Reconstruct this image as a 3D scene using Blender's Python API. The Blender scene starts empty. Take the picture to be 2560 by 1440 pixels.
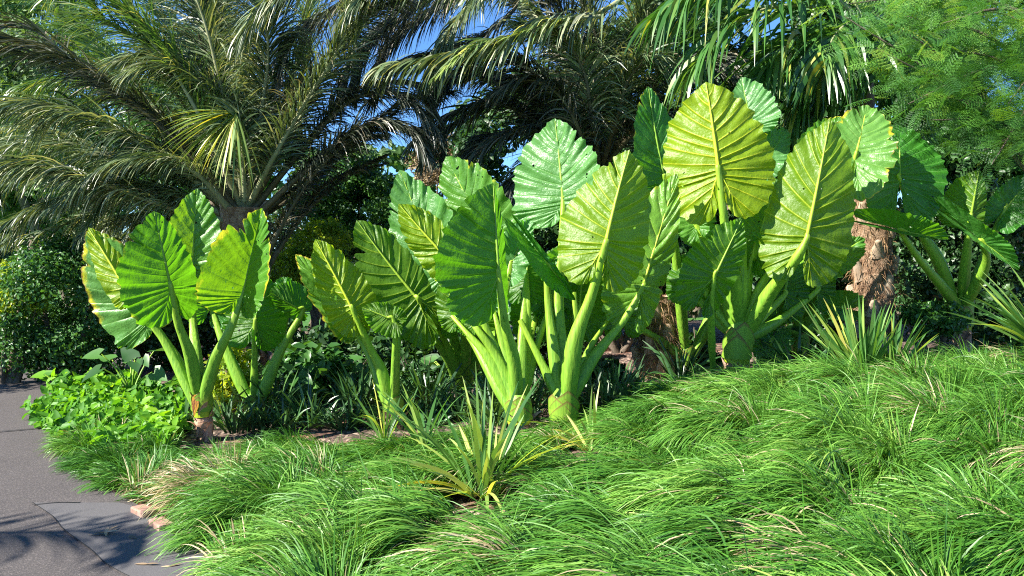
import bpy, math, random
import numpy as np
from mathutils import Vector, Matrix, Euler

random.seed(7)
rng = np.random.default_rng(7)
scene = bpy.context.scene
COL = scene.collection
R = math.radians

# ------------------------------------------------------------------ camera
F = 2200.0                       # focal length in pixels of the 2560 px wide photograph
PITCH = math.atan(100 / F)       # looking slightly down
cam_d = bpy.data.cameras.new('camera')
cam_d.sensor_width = 36.0
cam_d.lens = 36.0 * F / 2560
cam_d.clip_start = 0.05
cam_d.clip_end = 2000
cam = bpy.data.objects.new('camera', cam_d)
COL.objects.link(cam)
CAM = Vector((0, 0, 1.6))
cam.location = CAM
cam.rotation_euler = (math.pi / 2 - PITCH, 0, 0)
scene.camera = cam
CR = Euler((math.pi / 2 - PITCH, 0, 0)).to_matrix()


def at(px, py, Y):
    """the world point seen at pixel (px, py) at distance Y along the world y axis"""
    d = CR @ Vector(((px - 1280) / F, -(py - 720) / F, -1))
    return CAM + d * (Y / d.y)


# ------------------------------------------------------------------ light
TO_SUN = Vector((-0.74, -0.40, 0.64)).normalized()
SUN_EL = math.asin(TO_SUN.z)
SUN_ROT = math.atan2(TO_SUN.x, TO_SUN.y)
world = bpy.data.worlds.new('World')
scene.world = world
world.use_nodes = True
wn = world.node_tree
sky = wn.nodes.new('ShaderNodeTexSky')
sky.sky_type = 'NISHITA'
sky.sun_disc = False
sky.sun_elevation = SUN_EL
sky.sun_rotation = SUN_ROT
sky.altitude = 2500
sky.air_density = 1.0
sky.dust_density = 0.0
sky.ozone_density = 6.0
tintn = wn.nodes.new('ShaderNodeMix'); tintn.data_type = 'RGBA'; tintn.blend_type = 'MULTIPLY'
tintn.inputs[0].default_value = 1.0; tintn.inputs[7].default_value = (0.92, 1.18, 1.40, 1)
wn.links.new(sky.outputs[0], tintn.inputs[6])
wn.links.new(tintn.outputs[2], wn.nodes['Background'].inputs[0])
wn.nodes['Background'].inputs[1].default_value = 0.06
sl = bpy.data.lights.new('sun', 'SUN')
sl.energy = 5.0
sl.angle = R(0.5)
sl.color = (1.0, 0.95, 0.86)
so = bpy.data.objects.new('sun', sl)
COL.objects.link(so)
so.rotation_euler = (-TO_SUN).to_track_quat('-Z', 'Y').to_euler()
so.location = (-20, -20, 30)

vs = scene.view_settings
vs.view_transform = 'Standard'
vs.look = 'None'
vs.exposure = 1.6
vs.gamma = 1.0
vs.use_curve_mapping = False
scene.render.resolution_x = 1024
scene.render.resolution_y = 576
scene.cycles.max_bounces = 6
scene.cycles.transparent_max_bounces = 4
scene.cycles.use_denoising = False
scene.cycles.filter_width = 1.1
scene.cycles.sample_clamp_indirect = 4.0


# ------------------------------------------------------------------ helpers
def tag(o, label=None, cat=None, group=None, kind=None):
    if label: o['label'] = label
    if cat: o['category'] = cat
    if group: o['group'] = group
    if kind: o['kind'] = kind
    return o


def empty(name, loc, label, cat, group=None):
    o = bpy.data.objects.new(name, None)
    o.empty_display_size = 0.1
    COL.objects.link(o)
    o.location = loc
    return tag(o, label, cat, group)


def mk(name, V, Q, mat, parent=None, smooth=True, attrs=None, loc=None):
    """one mesh object from an N x 3 array of points and an M x 4 (or M x 3) array of faces, in world space"""
    V = np.asarray(V, dtype=np.float32).reshape(-1, 3)
    Q = np.asarray(Q, dtype=np.int32)
    if parent is not None:
        org = np.array(parent_world(parent), dtype=np.float32)
    elif loc is not None:
        org = np.array(loc, dtype=np.float32)
    else:
        org = np.zeros(3, dtype=np.float32)
    V = V - org
    m = bpy.data.meshes.new(name)
    k = Q.shape[1]
    m.vertices.add(len(V)); m.vertices.foreach_set('co', V.ravel())
    m.loops.add(Q.size); m.loops.foreach_set('vertex_index', Q.ravel())
    m.polygons.add(len(Q))
    m.polygons.foreach_set('loop_start', np.arange(0, Q.size, k, dtype=np.int32))
    try:
        m.polygons.foreach_set('loop_total', np.full(len(Q), k, dtype=np.int32))
    except Exception:
        pass
    m.polygons.foreach_set('use_smooth', np.full(len(Q), bool(smooth)))
    for an, av in (attrs or {}).items():
        a = m.attributes.new(an, 'FLOAT', 'POINT')
        a.data.foreach_set('value', np.asarray(av, dtype=np.float32).ravel())
    m.materials.append(mat)
    m.update(calc_edges=True)
    o = bpy.data.objects.new(name, m)
    COL.objects.link(o)
    if parent is not None:
        o.parent = parent
    else:
        o.location = tuple(org.tolist())
    return o


def parent_world(p):
    l = Vector(p.location)
    while p.parent is not None:
        p = p.parent
        l += Vector(p.location)
    return l


def join(parts):
    """parts: list of (V, Q, attrs) -> one"""
    Vs, Qs, A, off = [], [], {}, 0
    for V, Q, a in parts:
        Vs.append(V); Qs.append(np.asarray(Q) + off); off += len(V)
        for k, v in a.items(): A.setdefault(k, []).append(np.asarray(v).ravel())
    return np.concatenate(Vs), np.concatenate(Qs), {k: np.concatenate(v) for k, v in A.items()}


def norm(a):
    return a / np.maximum(np.linalg.norm(a, axis=-1, keepdims=True), 1e-9)


def catmull(P, n):
    P = np.asarray(P, float)
    if len(P) == 2:
        t = np.linspace(0, 1, n)[:, None]
        return P[0] * (1 - t) + P[1] * t
    E = np.vstack([2 * P[0] - P[1], P, 2 * P[-1] - P[-2]])
    m = len(P) - 1
    out = []
    for t in np.linspace(0, m, n):
        i = min(int(t), m - 1); f = t - i
        a, b, c, d = E[i], E[i + 1], E[i + 2], E[i + 3]
        out.append(0.5 * ((2 * b) + (-a + c) * f + (2 * a - 5 * b + 4 * c - d) * f * f + (-a + 3 * b - 3 * c + d) * f ** 3))
    return np.array(out)


def tube(P, rad, n=16, ring=10, flat=1.0, jit=0.0):
    """tube swept along points P with radii RAD (both resampled)"""
    C = catmull(P, n)
    r = np.interp(np.linspace(0, 1, n), np.linspace(0, 1, len(rad)), rad)
    T = norm(np.gradient(C, axis=0))
    ref = np.array([0.0, 1.0, 0.0]) if abs(T[0][1]) < 0.9 else np.array([1.0, 0, 0])
    V = []
    th = np.linspace(0, 2 * np.pi, ring, endpoint=False)
    for i in range(n):
        a = np.cross(T[i], ref); a /= np.linalg.norm(a)
        b = np.cross(T[i], a)
        rr = r[i] * (1 + jit * rng.uniform(-1, 1, ring))
        V.append(C[i] + (np.cos(th) * rr)[:, None] * a + (np.sin(th) * rr * flat)[:, None] * b)
    V = np.concatenate(V)
    Q = []
    for i in range(n - 1):
        for j in range(ring):
            k = (j + 1) % ring
            Q.append((i * ring + j, i * ring + k, (i + 1) * ring + k, (i + 1) * ring + j))
    tt = np.repeat(np.linspace(0, 1, n), ring)
    V = np.vstack([V, C[-1:]]); tt = np.append(tt, 1)
    for j in range(ring):
        a0 = (n - 1) * ring
        Q.append((a0 + j, a0 + (j + 1) % ring, len(V) - 1, len(V) - 1)) if False else None
    return V, np.array(Q), {'t': tt}


def strips(P, D, L, W, G, seg=5, twist=None, tint=None, prof=None, side=None):
    """many ribbon leaves at once: roots P, first directions D, lengths L, widths W, droop G"""
    n = len(P)
    P = np.array(P, float); D = norm(np.array(D, float))
    L = np.broadcast_to(L, n).astype(float); W = np.broadcast_to(W, n).astype(float); G = np.broadcast_to(G, n).astype(float)
    if side is None:
        side = np.cross(D, np.array([0, 0, 1.0])) + rng.normal(0, 1e-3, (n, 3))
        side = norm(side)
    if twist is None: twist = rng.normal(0, 0.6, n)
    nn = np.cross(side, D)
    side = norm(side * np.cos(twist)[:, None] + nn * np.sin(twist)[:, None])
    if prof is None: prof = [0.55, 0.95, 1.0, 0.8, 0.5, 0.06]
    pr = np.interp(np.linspace(0, 1, seg + 1), np.linspace(0, 1, len(prof)), prof)
    V = np.zeros((n, seg + 1, 2, 3)); d = D.copy(); p = P.copy()
    for i in range(seg + 1):
        hw = (W * pr[i] / 2)[:, None]
        V[:, i, 0] = p - side * hw; V[:, i, 1] = p + side * hw
        p = p + d * (L / seg)[:, None]
        d = norm(d + np.array([0, 0, -1.0]) * (G / seg)[:, None])
        side = norm(side - d * np.sum(side * d, axis=1)[:, None])
    V = V.reshape(-1, 3)
    b = (np.arange(n) * (seg + 1) * 2)[:, None]
    i = np.arange(seg)[None, :] * 2
    q = np.stack([b + i, b + i + 1, b + i + 3, b + i + 2], axis=-1).reshape(-1, 4)
    if tint is None: tint = rng.random(n)
    return V, q, {'tint': np.repeat(tint, (seg + 1) * 2), 't': np.tile(np.repeat(np.linspace(0, 1, seg + 1), 2), n)}


def rand_rot(n, up=None, spread=None):
    """N random rotation matrices; with UP, the leaf's normal (z) tends to UP"""
    z = rng.normal(0, 1, (n, 3))
    if up is not None: z = norm(z) * spread + up
    z = norm(z)
    x = norm(np.cross(z, rng.normal(0, 1, (n, 3))))
    y = np.cross(z, x)
    return np.stack([x, y, z], axis=-1)


def scatter(bV, bQ, P, M, S, tint=None):
    """copies of a small base shape at P, rotated by M, scaled by S"""
    bV = np.asarray(bV, float); bQ = np.asarray(bQ)
    n = len(P); S = np.broadcast_to(S, n)
    V = np.einsum('nij,kj->nki', M, bV) * S[:, None, None] + np.asarray(P)[:, None, :]
    Q = bQ[None] + (np.arange(n) * len(bV))[:, None, None]
    if tint is None: tint = rng.random(n)
    return V.reshape(-1, 3), Q.reshape(-1, bQ.shape[1]), {'tint': np.repeat(tint, len(bV)), 't': np.zeros(n * len(bV))}


LEAF_V = [(0, 0, 0), (.28, .35, .06), (0, .45, -.04), (-.28, .35, .06), (.2, .75, .03), (0, 1, -.10), (-.2, .75, .03)]
LEAF_Q = [(0, 1, 2, 3), (2, 1, 4, 5), (2, 5, 6, 3)]


def smooth(a):
    a = min(1, max(0, a))
    return a * a * (3 - 2 * a)


def H(x, y):
    """height of the ground"""
    s = np.clip((np.asarray(x, float) + 2.2) / 6.0, 0, 1)
    y = np.asarray(y, float)
    yy = np.clip((y - 1.0) / 2.0, 0, 1) * (1 - 0.5 * np.clip((y - 12) / 10, 0, 1))
    return 0.43 * s * s * (3 - 2 * s) * yy


# ------------------------------------------------------------------ materials
def new_mat(name):
    m = bpy.data.materials.new(name)
    m.use_nodes = True
    return m, m.node_tree, m.node_tree.nodes['Principled BSDF'], m.node_tree.nodes['Material Output']


def nd(nt, typ, **kw):
    n = nt.nodes.new(typ)
    for k, v in kw.items(): setattr(n, k, v)
    return n


def ramp(nt, fac, stops):
    r = nd(nt, 'ShaderNodeValToRGB')
    e = r.color_ramp.elements
    while len(e) < len(stops): e.new(0.5)
    for i, (p, c) in enumerate(stops):
        e[i].position = p; e[i].color = (*c, 1)
    nt.links.new(fac, r.inputs[0])
    return r.outputs[0]


def mix(nt, fac, a, b, blend='MIX'):
    n = nd(nt, 'ShaderNodeMix', data_type='RGBA', blend_type=blend)
    for sock, v in ((n.inputs[0], fac), (n.inputs[6], a), (n.inputs[7], b)):
        if hasattr(v, 'is_linked'): nt.links.new(v, sock)
        elif isinstance(v, (int, float)): sock.default_value = v
        else: sock.default_value = (*v, 1)
    return n.outputs[2]


def mth(nt, op, a, b=None, c=None, clamp=False):
    n = nd(nt, 'ShaderNodeMath', operation=op, use_clamp=clamp)
    for i, v in enumerate((a, b, c)):
        if v is None: continue
        if hasattr(v, 'is_linked'): nt.links.new(v, n.inputs[i])
        else: n.inputs[i].default_value = v
    return n.outputs[0]


def attr(nt, name):
    return nd(nt, 'ShaderNodeAttribute', attribute_name=name).outputs['Fac']


def noise(nt, scale, detail=4, rough=0.6, vec=None, out=0):
    n = nd(nt, 'ShaderNodeTexNoise')
    n.inputs['Scale'].default_value = scale; n.inputs['Detail'].default_value = detail; n.inputs['Roughness'].default_value = rough
    if vec is None:
        vec = nd(nt, 'ShaderNodeTexCoord').outputs['Object']
    nt.links.new(vec, n.inputs['Vector'])
    return n.outputs[out]


def bump(nt, h, dist=0.01, strength=0.6, normal=None):
    b = nd(nt, 'ShaderNodeBump')
    b.inputs['Distance'].default_value = dist; b.inputs['Strength'].default_value = strength
    nt.links.new(h, b.inputs['Height'])
    if normal is not None: nt.links.new(normal, b.inputs['Normal'])
    return b.outputs[0]


def foliage(name, stops, trans=0.3, tcol=None, rough=0.45, spec=0.5, nscale=6.0):
    """leaf material: colour by the leaf's own tint, part of the light goes through"""
    m, nt, p, out = new_mat(name)
    c = ramp(nt, attr(nt, 'tint'), stops)
    nz = noise(nt, nscale, 2)
    c = mix(nt, mth(nt, 'MULTIPLY', nz, 0.5), c, mix(nt, 1.0, c, (0.65, 0.7, 0.5), 'MULTIPLY'))
    nt.links.new(c, p.inputs['Base Color'])
    p.inputs['Roughness'].default_value = rough
    p.inputs['Specular IOR Level'].default_value = spec
    tr = nd(nt, 'ShaderNodeBsdfTranslucent')
    if tcol is None:
        tc = mix(nt, 1.0, c, (2.2, 2.0, 0.6), 'MULTIPLY')
        nt.links.new(tc, tr.inputs[0])
    else:
        tr.inputs[0].default_value = (*tcol, 1)
    ms = nd(nt, 'ShaderNodeMixShader')
    ms.inputs[0].default_value = trans
    nt.links.new(p.outputs[0], ms.inputs[1]); nt.links.new(tr.outputs[0], ms.inputs[2])
    nt.links.new(ms.outputs[0], out.inputs[0])
    return m


def leaf_material():
    """big ear leaf; object colour: r = yellowness, g = yellow margin, b = sky sheen painted pale on the upper side"""
    m, nt, p, out = new_mat('ear_leaf')
    oc = nd(nt, 'ShaderNodeObjectInfo').outputs['Color']
    sp = nd(nt, 'ShaderNodeSeparateColor'); nt.links.new(oc, sp.inputs[0])
    yel, edg, sky_sheen = sp.outputs[0], sp.outputs[1], sp.outputs[2]
    back = nd(nt, 'ShaderNodeNewGeometry').outputs['Backfacing']
    ph, u = attr(nt, 'ph'), attr(nt, 'u')
    # distance to the nearest lateral vein
    fr = mth(nt, 'ABSOLUTE', mth(nt, 'SUBTRACT', mth(nt, 'FRACT', mth(nt, 'ADD', ph, 0.5)), 0.5))
    wid = mth(nt, 'MULTIPLY_ADD', u, -0.055, 0.095)
    vein = mth(nt, 'SUBTRACT', 1.0, mth(nt, 'DIVIDE', fr, wid), clamp=True)
    mid = mth(nt, 'SUBTRACT', 1.0, mth(nt, 'DIVIDE', u, 0.035), clamp=True)
    vein = mth(nt, 'MAXIMUM', vein, mid)
    n1 = noise(nt, 9, 4); n2 = noise(nt, 45, 3); n3 = noise(nt, 3.0, 2)
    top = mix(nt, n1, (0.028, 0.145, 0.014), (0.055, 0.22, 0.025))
    top = mix(nt, mth(nt, 'MULTIPLY', sky_sheen, mth(nt, 'MULTIPLY_ADD', n3, 0.7, 0.55), clamp=True), top, (0.12, 0.30, 0.085))  # sky sheen on the upper side, put into the base colour
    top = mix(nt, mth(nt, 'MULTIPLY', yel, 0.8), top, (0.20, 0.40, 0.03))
    und = mix(nt, n1, (0.035, 0.125, 0.008), (0.065, 0.18, 0.012))
    uy = mix(nt, n1, (0.17, 0.29, 0.004), (0.26, 0.37, 0.008))
    und = mix(nt, yel, und, uy)
    vt = mix(nt, yel, (0.22, 0.45, 0.14), (0.45, 0.62, 0.10))
    vu = mix(nt, yel, (0.20, 0.36, 0.03), (0.66, 0.68, 0.04))
    top = mix(nt, mth(nt, 'MULTIPLY', vein, 0.55), top, vt)
    und = mix(nt, mth(nt, 'POWER', vein, 0.6), und, vu)
    c = mix(nt, back, top, und)
    mot = mth(nt, 'MULTIPLY', mth(nt, 'SUBTRACT', noise(nt, 14, 5, 0.7), 0.45), 3.0, clamp=True)
    c = mix(nt, mth(nt, 'MULTIPLY', mot, 0.45), c, mix(nt, 1.0, c, (0.62, 0.72, 0.6), 'MULTIPLY'))
    spk = mth(nt, 'MULTIPLY', mth(nt, 'SUBTRACT', noise(nt, 55, 2, 0.5), 0.73), 30, clamp=True)
    c = mix(nt, mth(nt, 'MULTIPLY', spk, 0.7), c, (0.20, 0.14, 0.03))
    # yellow and brown margins
    em = mth(nt, 'MULTIPLY_ADD', n1, 0.55, mth(nt, 'SUBTRACT', u, 0.34))
    em = mth(nt, 'MULTIPLY_ADD', n3, 0.5, mth(nt, 'SUBTRACT', em, 0.26))
    em = mth(nt, 'MULTIPLY', mth(nt, 'SUBTRACT', em, mth(nt, 'MULTIPLY_ADD', edg, -0.19, 1.02)), 10, clamp=True)
    em = mth(nt, 'MULTIPLY', em, mth(nt, 'MULTIPLY', mth(nt, 'SUBTRACT', edg, 0.10), 3, clamp=True))
    c = mix(nt, em, c, (0.62, 0.60, 0.03))
    eb = mth(nt, 'MULTIPLY', mth(nt, 'SUBTRACT', mth(nt, 'ADD', u, mth(nt, 'MULTIPLY', n2, 0.10)), mth(nt, 'MULTIPLY_ADD', edg, -0.07, 1.08)), 40, clamp=True)
    eb = mth(nt, 'MULTIPLY', eb, mth(nt, 'MULTIPLY', mth(nt, 'SUBTRACT', n3, 0.38), 8, clamp=True))
    c = mix(nt, eb, c, (0.30, 0.16, 0.05))
    nt.links.new(c, p.inputs['Base Color'])
    p.inputs['Roughness'].default_value = 0.42
    nt.links.new(mth(nt, 'MULTIPLY_ADD', back, 0.08, 0.33), p.inputs['Roughness'])
    p.inputs['Specular IOR Level'].default_value = 0.5
    hgt = mth(nt, 'MULTIPLY', vein, mth(nt, 'MULTIPLY_ADD', back, 0.0, -1.0))
    fv = mth(nt, 'ABSOLUTE', mth(nt, 'SUBTRACT', mth(nt, 'FRACT', mth(nt, 'ADD', mth(nt, 'MULTIPLY', ph, 5.0), mth(nt, 'MULTIPLY', noise(nt, 12, 2), 0.7))), 0.5))
    fv = mth(nt, 'SUBTRACT', 1.0, mth(nt, 'DIVIDE', fv, 0.16), clamp=True)
    b2 = bump(nt, noise(nt, 24, 4, 0.6), 0.012, 0.7)
    b2 = bump(nt, fv, 0.0012, 0.35, b2)
    nt.links.new(b2, p.inputs['Normal'])
    tr = nd(nt, 'ShaderNodeBsdfTranslucent')
    tc = mix(nt, yel, (0.15, 0.48, 0.010), (0.52, 0.64, 0.010))
    tc = mix(nt, mth(nt, 'MULTIPLY', vein, 0.5), tc, mix(nt, 1.0, tc, (0.6, 0.6, 0.6), 'MULTIPLY'))
    tc = mix(nt, em, tc, (0.8, 0.72, 0.04))
    nt.links.new(tc, tr.inputs[0]); nt.links.new(b2, tr.inputs['Normal'])
    ms = nd(nt, 'ShaderNodeMixShader'); ms.inputs[0].default_value = 0.44
    nt.links.new(p.outputs[0], ms.inputs[1]); nt.links.new(tr.outputs[0], ms.inputs[2])
    hole = mth(nt, 'GREATER_THAN', noise(nt, 21, 1, 0.4), 0.775)
    tp = nd(nt, 'ShaderNodeBsdfTransparent')
    m2 = nd(nt, 'ShaderNodeMixShader'); nt.links.new(hole, m2.inputs[0])
    nt.links.new(ms.outputs[0], m2.inputs[1]); nt.links.new(tp.outputs[0], m2.inputs[2])
    nt.links.new(m2.outputs[0], out.inputs[0])
    return m


def petiole_material(name, c0, c1, ctip, k=(-0.9, 1.0)):
    m, nt, p, out = new_mat(name)
    tc = nd(nt, 'ShaderNodeTexCoord').outputs['Object']
    mp = nd(nt, 'ShaderNodeMapping'); mp.inputs['Scale'].default_value = (1, 1, 0.07)
    nt.links.new(tc, mp.inputs[0])
    n1 = noise(nt, 60, 3, vec=mp.outputs[0]); n2 = noise(nt, 9, 3)
    c = mix(nt, mth(nt, 'MULTIPLY', mth(nt, 'SUBTRACT', n1, 0.3), 2.2, clamp=True), c0, c1)
    n4 = noise(nt, 30, 4, 0.7)
    c = mix(nt, mth(nt, 'MULTIPLY', mth(nt, 'SUBTRACT', n4, 0.62), 9, clamp=True), c, mix(nt, 1.0, c, (0.75, 0.5, 0.5), 'MULTIPLY'))
    c = mix(nt, mth(nt, 'MULTIPLY', n2, 0.5), c, mix(nt, 1.0, c, (0.6, 0.75, 0.6), 'MULTIPLY'))
    oc = nd(nt, 'ShaderNodeObjectInfo').outputs['Color']
    sp = nd(nt, 'ShaderNodeSeparateColor'); nt.links.new(oc, sp.inputs[0])
    c = mix(nt, mth(nt, 'MULTIPLY', sp.outputs[0], mth(nt, 'MULTIPLY_ADD', attr(nt, 't'), *k)), c, ctip)
    nt.links.new(c, p.inputs['Base Color'])
    p.inputs['Roughness'].default_value = 0.45
    p.inputs['Specular IOR Level'].default_value = 0.35
    nt.links.new(bump(nt, n1, 0.006, 0.6), p.inputs['Normal'])
    return m


def bark_material(name, stops, scale=12, stretch=0.35, dist=0.02, rough=0.9):
    m, nt, p, out = new_mat(name)
    tc = nd(nt, 'ShaderNodeTexCoord').outputs['Object']
    mp = nd(nt, 'ShaderNodeMapping'); mp.inputs['Scale'].default_value = (1, 1, stretch)
    nt.links.new(tc, mp.inputs[0])
    n1 = noise(nt, scale, 8, 0.7, mp.outputs[0]); n2 = noise(nt, scale * 6, 3, 0.6, mp.outputs[0])
    f = mth(nt, 'MULTIPLY_ADD', n2, 0.35, mth(nt, 'MULTIPLY', n1, 0.75))
    nt.links.new(ramp(nt, f, stops), p.inputs['Base Color'])
    p.inputs['Roughness'].default_value = rough
    p.inputs['Specular IOR Level'].default_value = 0.2
    nt.links.new(bump(nt, f, dist, 1.0), p.inputs['Normal'])
    return m


M_LEAF = leaf_material()
M_RIB = petiole_material('midrib', (0.16, 0.30, 0.03), (0.24, 0.38, 0.04), (0.50, 0.56, 0.03), (-0.3, 1.0))
M_PET = petiole_material('petiole', (0.11, 0.26, 0.02), (0.27, 0.44, 0.045), (0.50, 0.60, 0.03), (1.15, -0.25))
M_STEM = petiole_material('green_stem', (0.13, 0.28, 0.03), (0.24, 0.38, 0.04), (0.42, 0.50, 0.02), (-1.6, 1.2))
M_SHEATH = petiole_material('sheath_skin', (0.15, 0.30, 0.03), (0.26, 0.40, 0.04), (0.17, 0.09, 0.035), (6.0, -4.9))
M_TRUNK = bark_material('scarred_trunk', [(0.25, (0.06, 0.035, 0.022)), (0.5, (0.24, 0.14, 0.09)), (0.62, (0.42, 0.27, 0.19)), (0.8, (0.55, 0.42, 0.33))], 9, 1.6)
M_ORANGE = bark_material('torn_orange_sheath', [(0.3, (0.48, 0.42, 0.03)), (0.48, (0.50, 0.28, 0.03)), (0.62, (0.20, 0.07, 0.03))], 26, 0.25)
M_HUSK = bark_material('dry_husk', [(0.3, (0.22, 0.12, 0.07)), (0.55, (0.50, 0.34, 0.24)), (0.8, (0.62, 0.48, 0.38))], 14, 0.3)
M_PALMBARK = bark_material('palm_bark', [(0.25, (0.04, 0.025, 0.018)), (0.48, (0.17, 0.10, 0.06)), (0.6, (0.30, 0.20, 0.13)), (0.8, (0.46, 0.35, 0.25))], 14, 1.0, 0.03)
M_STUB = bark_material('palm_stub', [(0.3, (0.12, 0.08, 0.05)), (0.5, (0.32, 0.23, 0.16)), (0.8, (0.52, 0.43, 0.32))], 20, 0.2, 0.008)
M_FIBRE = foliage('palm_fibre', [(0, (0.05, 0.025, 0.015)), (0.5, (0.17, 0.095, 0.05)), (1, (0.38, 0.24, 0.13))], 0.05, rough=0.8, spec=0.2)
M_RACHIS = bark_material('frond_rachis', [(0.3, (0.16, 0.18, 0.08)), (0.7, (0.34, 0.34, 0.20))], 10, 0.3, 0.004, 0.5)
M_RACHISD = bark_material('dark_frond_rachis', [(0.3, (0.07, 0.06, 0.035)), (0.7, (0.17, 0.15, 0.09))], 10, 0.3, 0.004, 0.6)
M_BRANCH = bark_material('branch_bark', [(0.3, (0.05, 0.035, 0.025)), (0.7, (0.20, 0.16, 0.12))], 14, 0.5, 0.01)
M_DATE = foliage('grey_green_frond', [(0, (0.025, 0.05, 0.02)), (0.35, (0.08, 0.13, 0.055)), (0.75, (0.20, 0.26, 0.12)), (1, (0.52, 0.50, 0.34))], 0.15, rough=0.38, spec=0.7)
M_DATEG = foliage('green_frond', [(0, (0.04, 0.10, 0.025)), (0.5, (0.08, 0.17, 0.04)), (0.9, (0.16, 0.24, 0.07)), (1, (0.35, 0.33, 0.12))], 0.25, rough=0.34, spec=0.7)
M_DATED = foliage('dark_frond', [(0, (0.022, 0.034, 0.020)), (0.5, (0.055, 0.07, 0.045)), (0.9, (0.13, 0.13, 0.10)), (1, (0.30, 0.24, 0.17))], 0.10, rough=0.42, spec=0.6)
M_YOUNG = foliage('young_frond', [(0, (0.12, 0.22, 0.05)), (0.6, (0.27, 0.36, 0.10)), (0.93, (0.46, 0.48, 0.12)), (1, (0.70, 0.55, 0.05))], 0.2, rough=0.4)
M_GLOSSY = foliage('glossy_palm_leaf', [(0, (0.03, 0.10, 0.02)), (0.6, (0.06, 0.17, 0.035)), (0.93, (0.13, 0.25, 0.05)), (1, (0.40, 0.38, 0.06))], 0.25, rough=0.33, spec=0.6)
M_FEATHER = foliage('feathery_leaf', [(0, (0.02, 0.08, 0.015)), (0.35, (0.065, 0.20, 0.03)), (0.7, (0.15, 0.34, 0.045)), (1, (0.28, 0.42, 0.06))], 0.28, rough=0.5)
M_GRASS = foliage('grass_blade', [(0, (0.035, 0.12, 0.015)), (0.3, (0.06, 0.19, 0.02)), (0.7, (0.135, 0.30, 0.04)), (0.90, (0.24, 0.40, 0.08)), (0.955, (0.30, 0.42, 0.08)), (0.965, (0.36, 0.28, 0.16)), (1, (0.55, 0.45, 0.30))], 0.15, rough=0.45, spec=0.4, nscale=1.5)
M_STRAP = foliage('strap_leaf', [(0, (0.04, 0.13, 0.03)), (0.55, (0.10, 0.24, 0.06)), (0.8, (0.25, 0.42, 0.10)), (0.95, (0.50, 0.58, 0.12)), (1, (0.62, 0.52, 0.12))], 0.3, rough=0.4)
M_STRAPY = foliage('yellowing_strap_leaf', [(0, (0.16, 0.30, 0.06)), (0.5, (0.34, 0.46, 0.12)), (0.9, (0.52, 0.56, 0.18)), (1, (0.70, 0.58, 0.10))], 0.35, rough=0.45)
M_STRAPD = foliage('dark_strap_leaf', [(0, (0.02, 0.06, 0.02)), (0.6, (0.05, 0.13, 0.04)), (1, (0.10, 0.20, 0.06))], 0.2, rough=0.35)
M_COVER = foliage('ground_cover_leaf', [(0, (0.03, 0.12, 0.015)), (0.45, (0.08, 0.24, 0.02)), (0.85, (0.18, 0.39, 0.02)), (1, (0.30, 0.44, 0.03))], 0.35, rough=0.5, spec=0.3)
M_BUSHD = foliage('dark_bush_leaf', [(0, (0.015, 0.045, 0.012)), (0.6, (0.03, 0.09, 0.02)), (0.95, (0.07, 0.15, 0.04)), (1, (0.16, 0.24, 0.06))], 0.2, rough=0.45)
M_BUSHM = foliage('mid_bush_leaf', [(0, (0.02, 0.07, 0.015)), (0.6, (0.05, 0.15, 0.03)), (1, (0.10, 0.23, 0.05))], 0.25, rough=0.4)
M_BUSHY = foliage('yellow_green_bush_leaf', [(0, (0.10, 0.20, 0.02)), (0.5, (0.25, 0.36, 0.03)), (1, (0.45, 0.48, 0.04))], 0.4, rough=0.5)
M_BUSHO = foliage('olive_bush_leaf', [(0, (0.05, 0.08, 0.03)), (0.5, (0.11, 0.15, 0.06)), (1, (0.22, 0.26, 0.12))], 0.2, rough=0.6)
M_FARTREE = foliage('far_tree_leaf', [(0, (0.03, 0.07, 0.02)), (0.5, (0.08, 0.16, 0.04)), (1, (0.16, 0.26, 0.07))], 0.25, rough=0.6)
M_DEAD = foliage('dead_twigs', [(0, (0.12, 0.08, 0.05)), (0.5, (0.35, 0.25, 0.16)), (1, (0.50, 0.38, 0.25))], 0.05, rough=0.8, spec=0.2)


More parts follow.
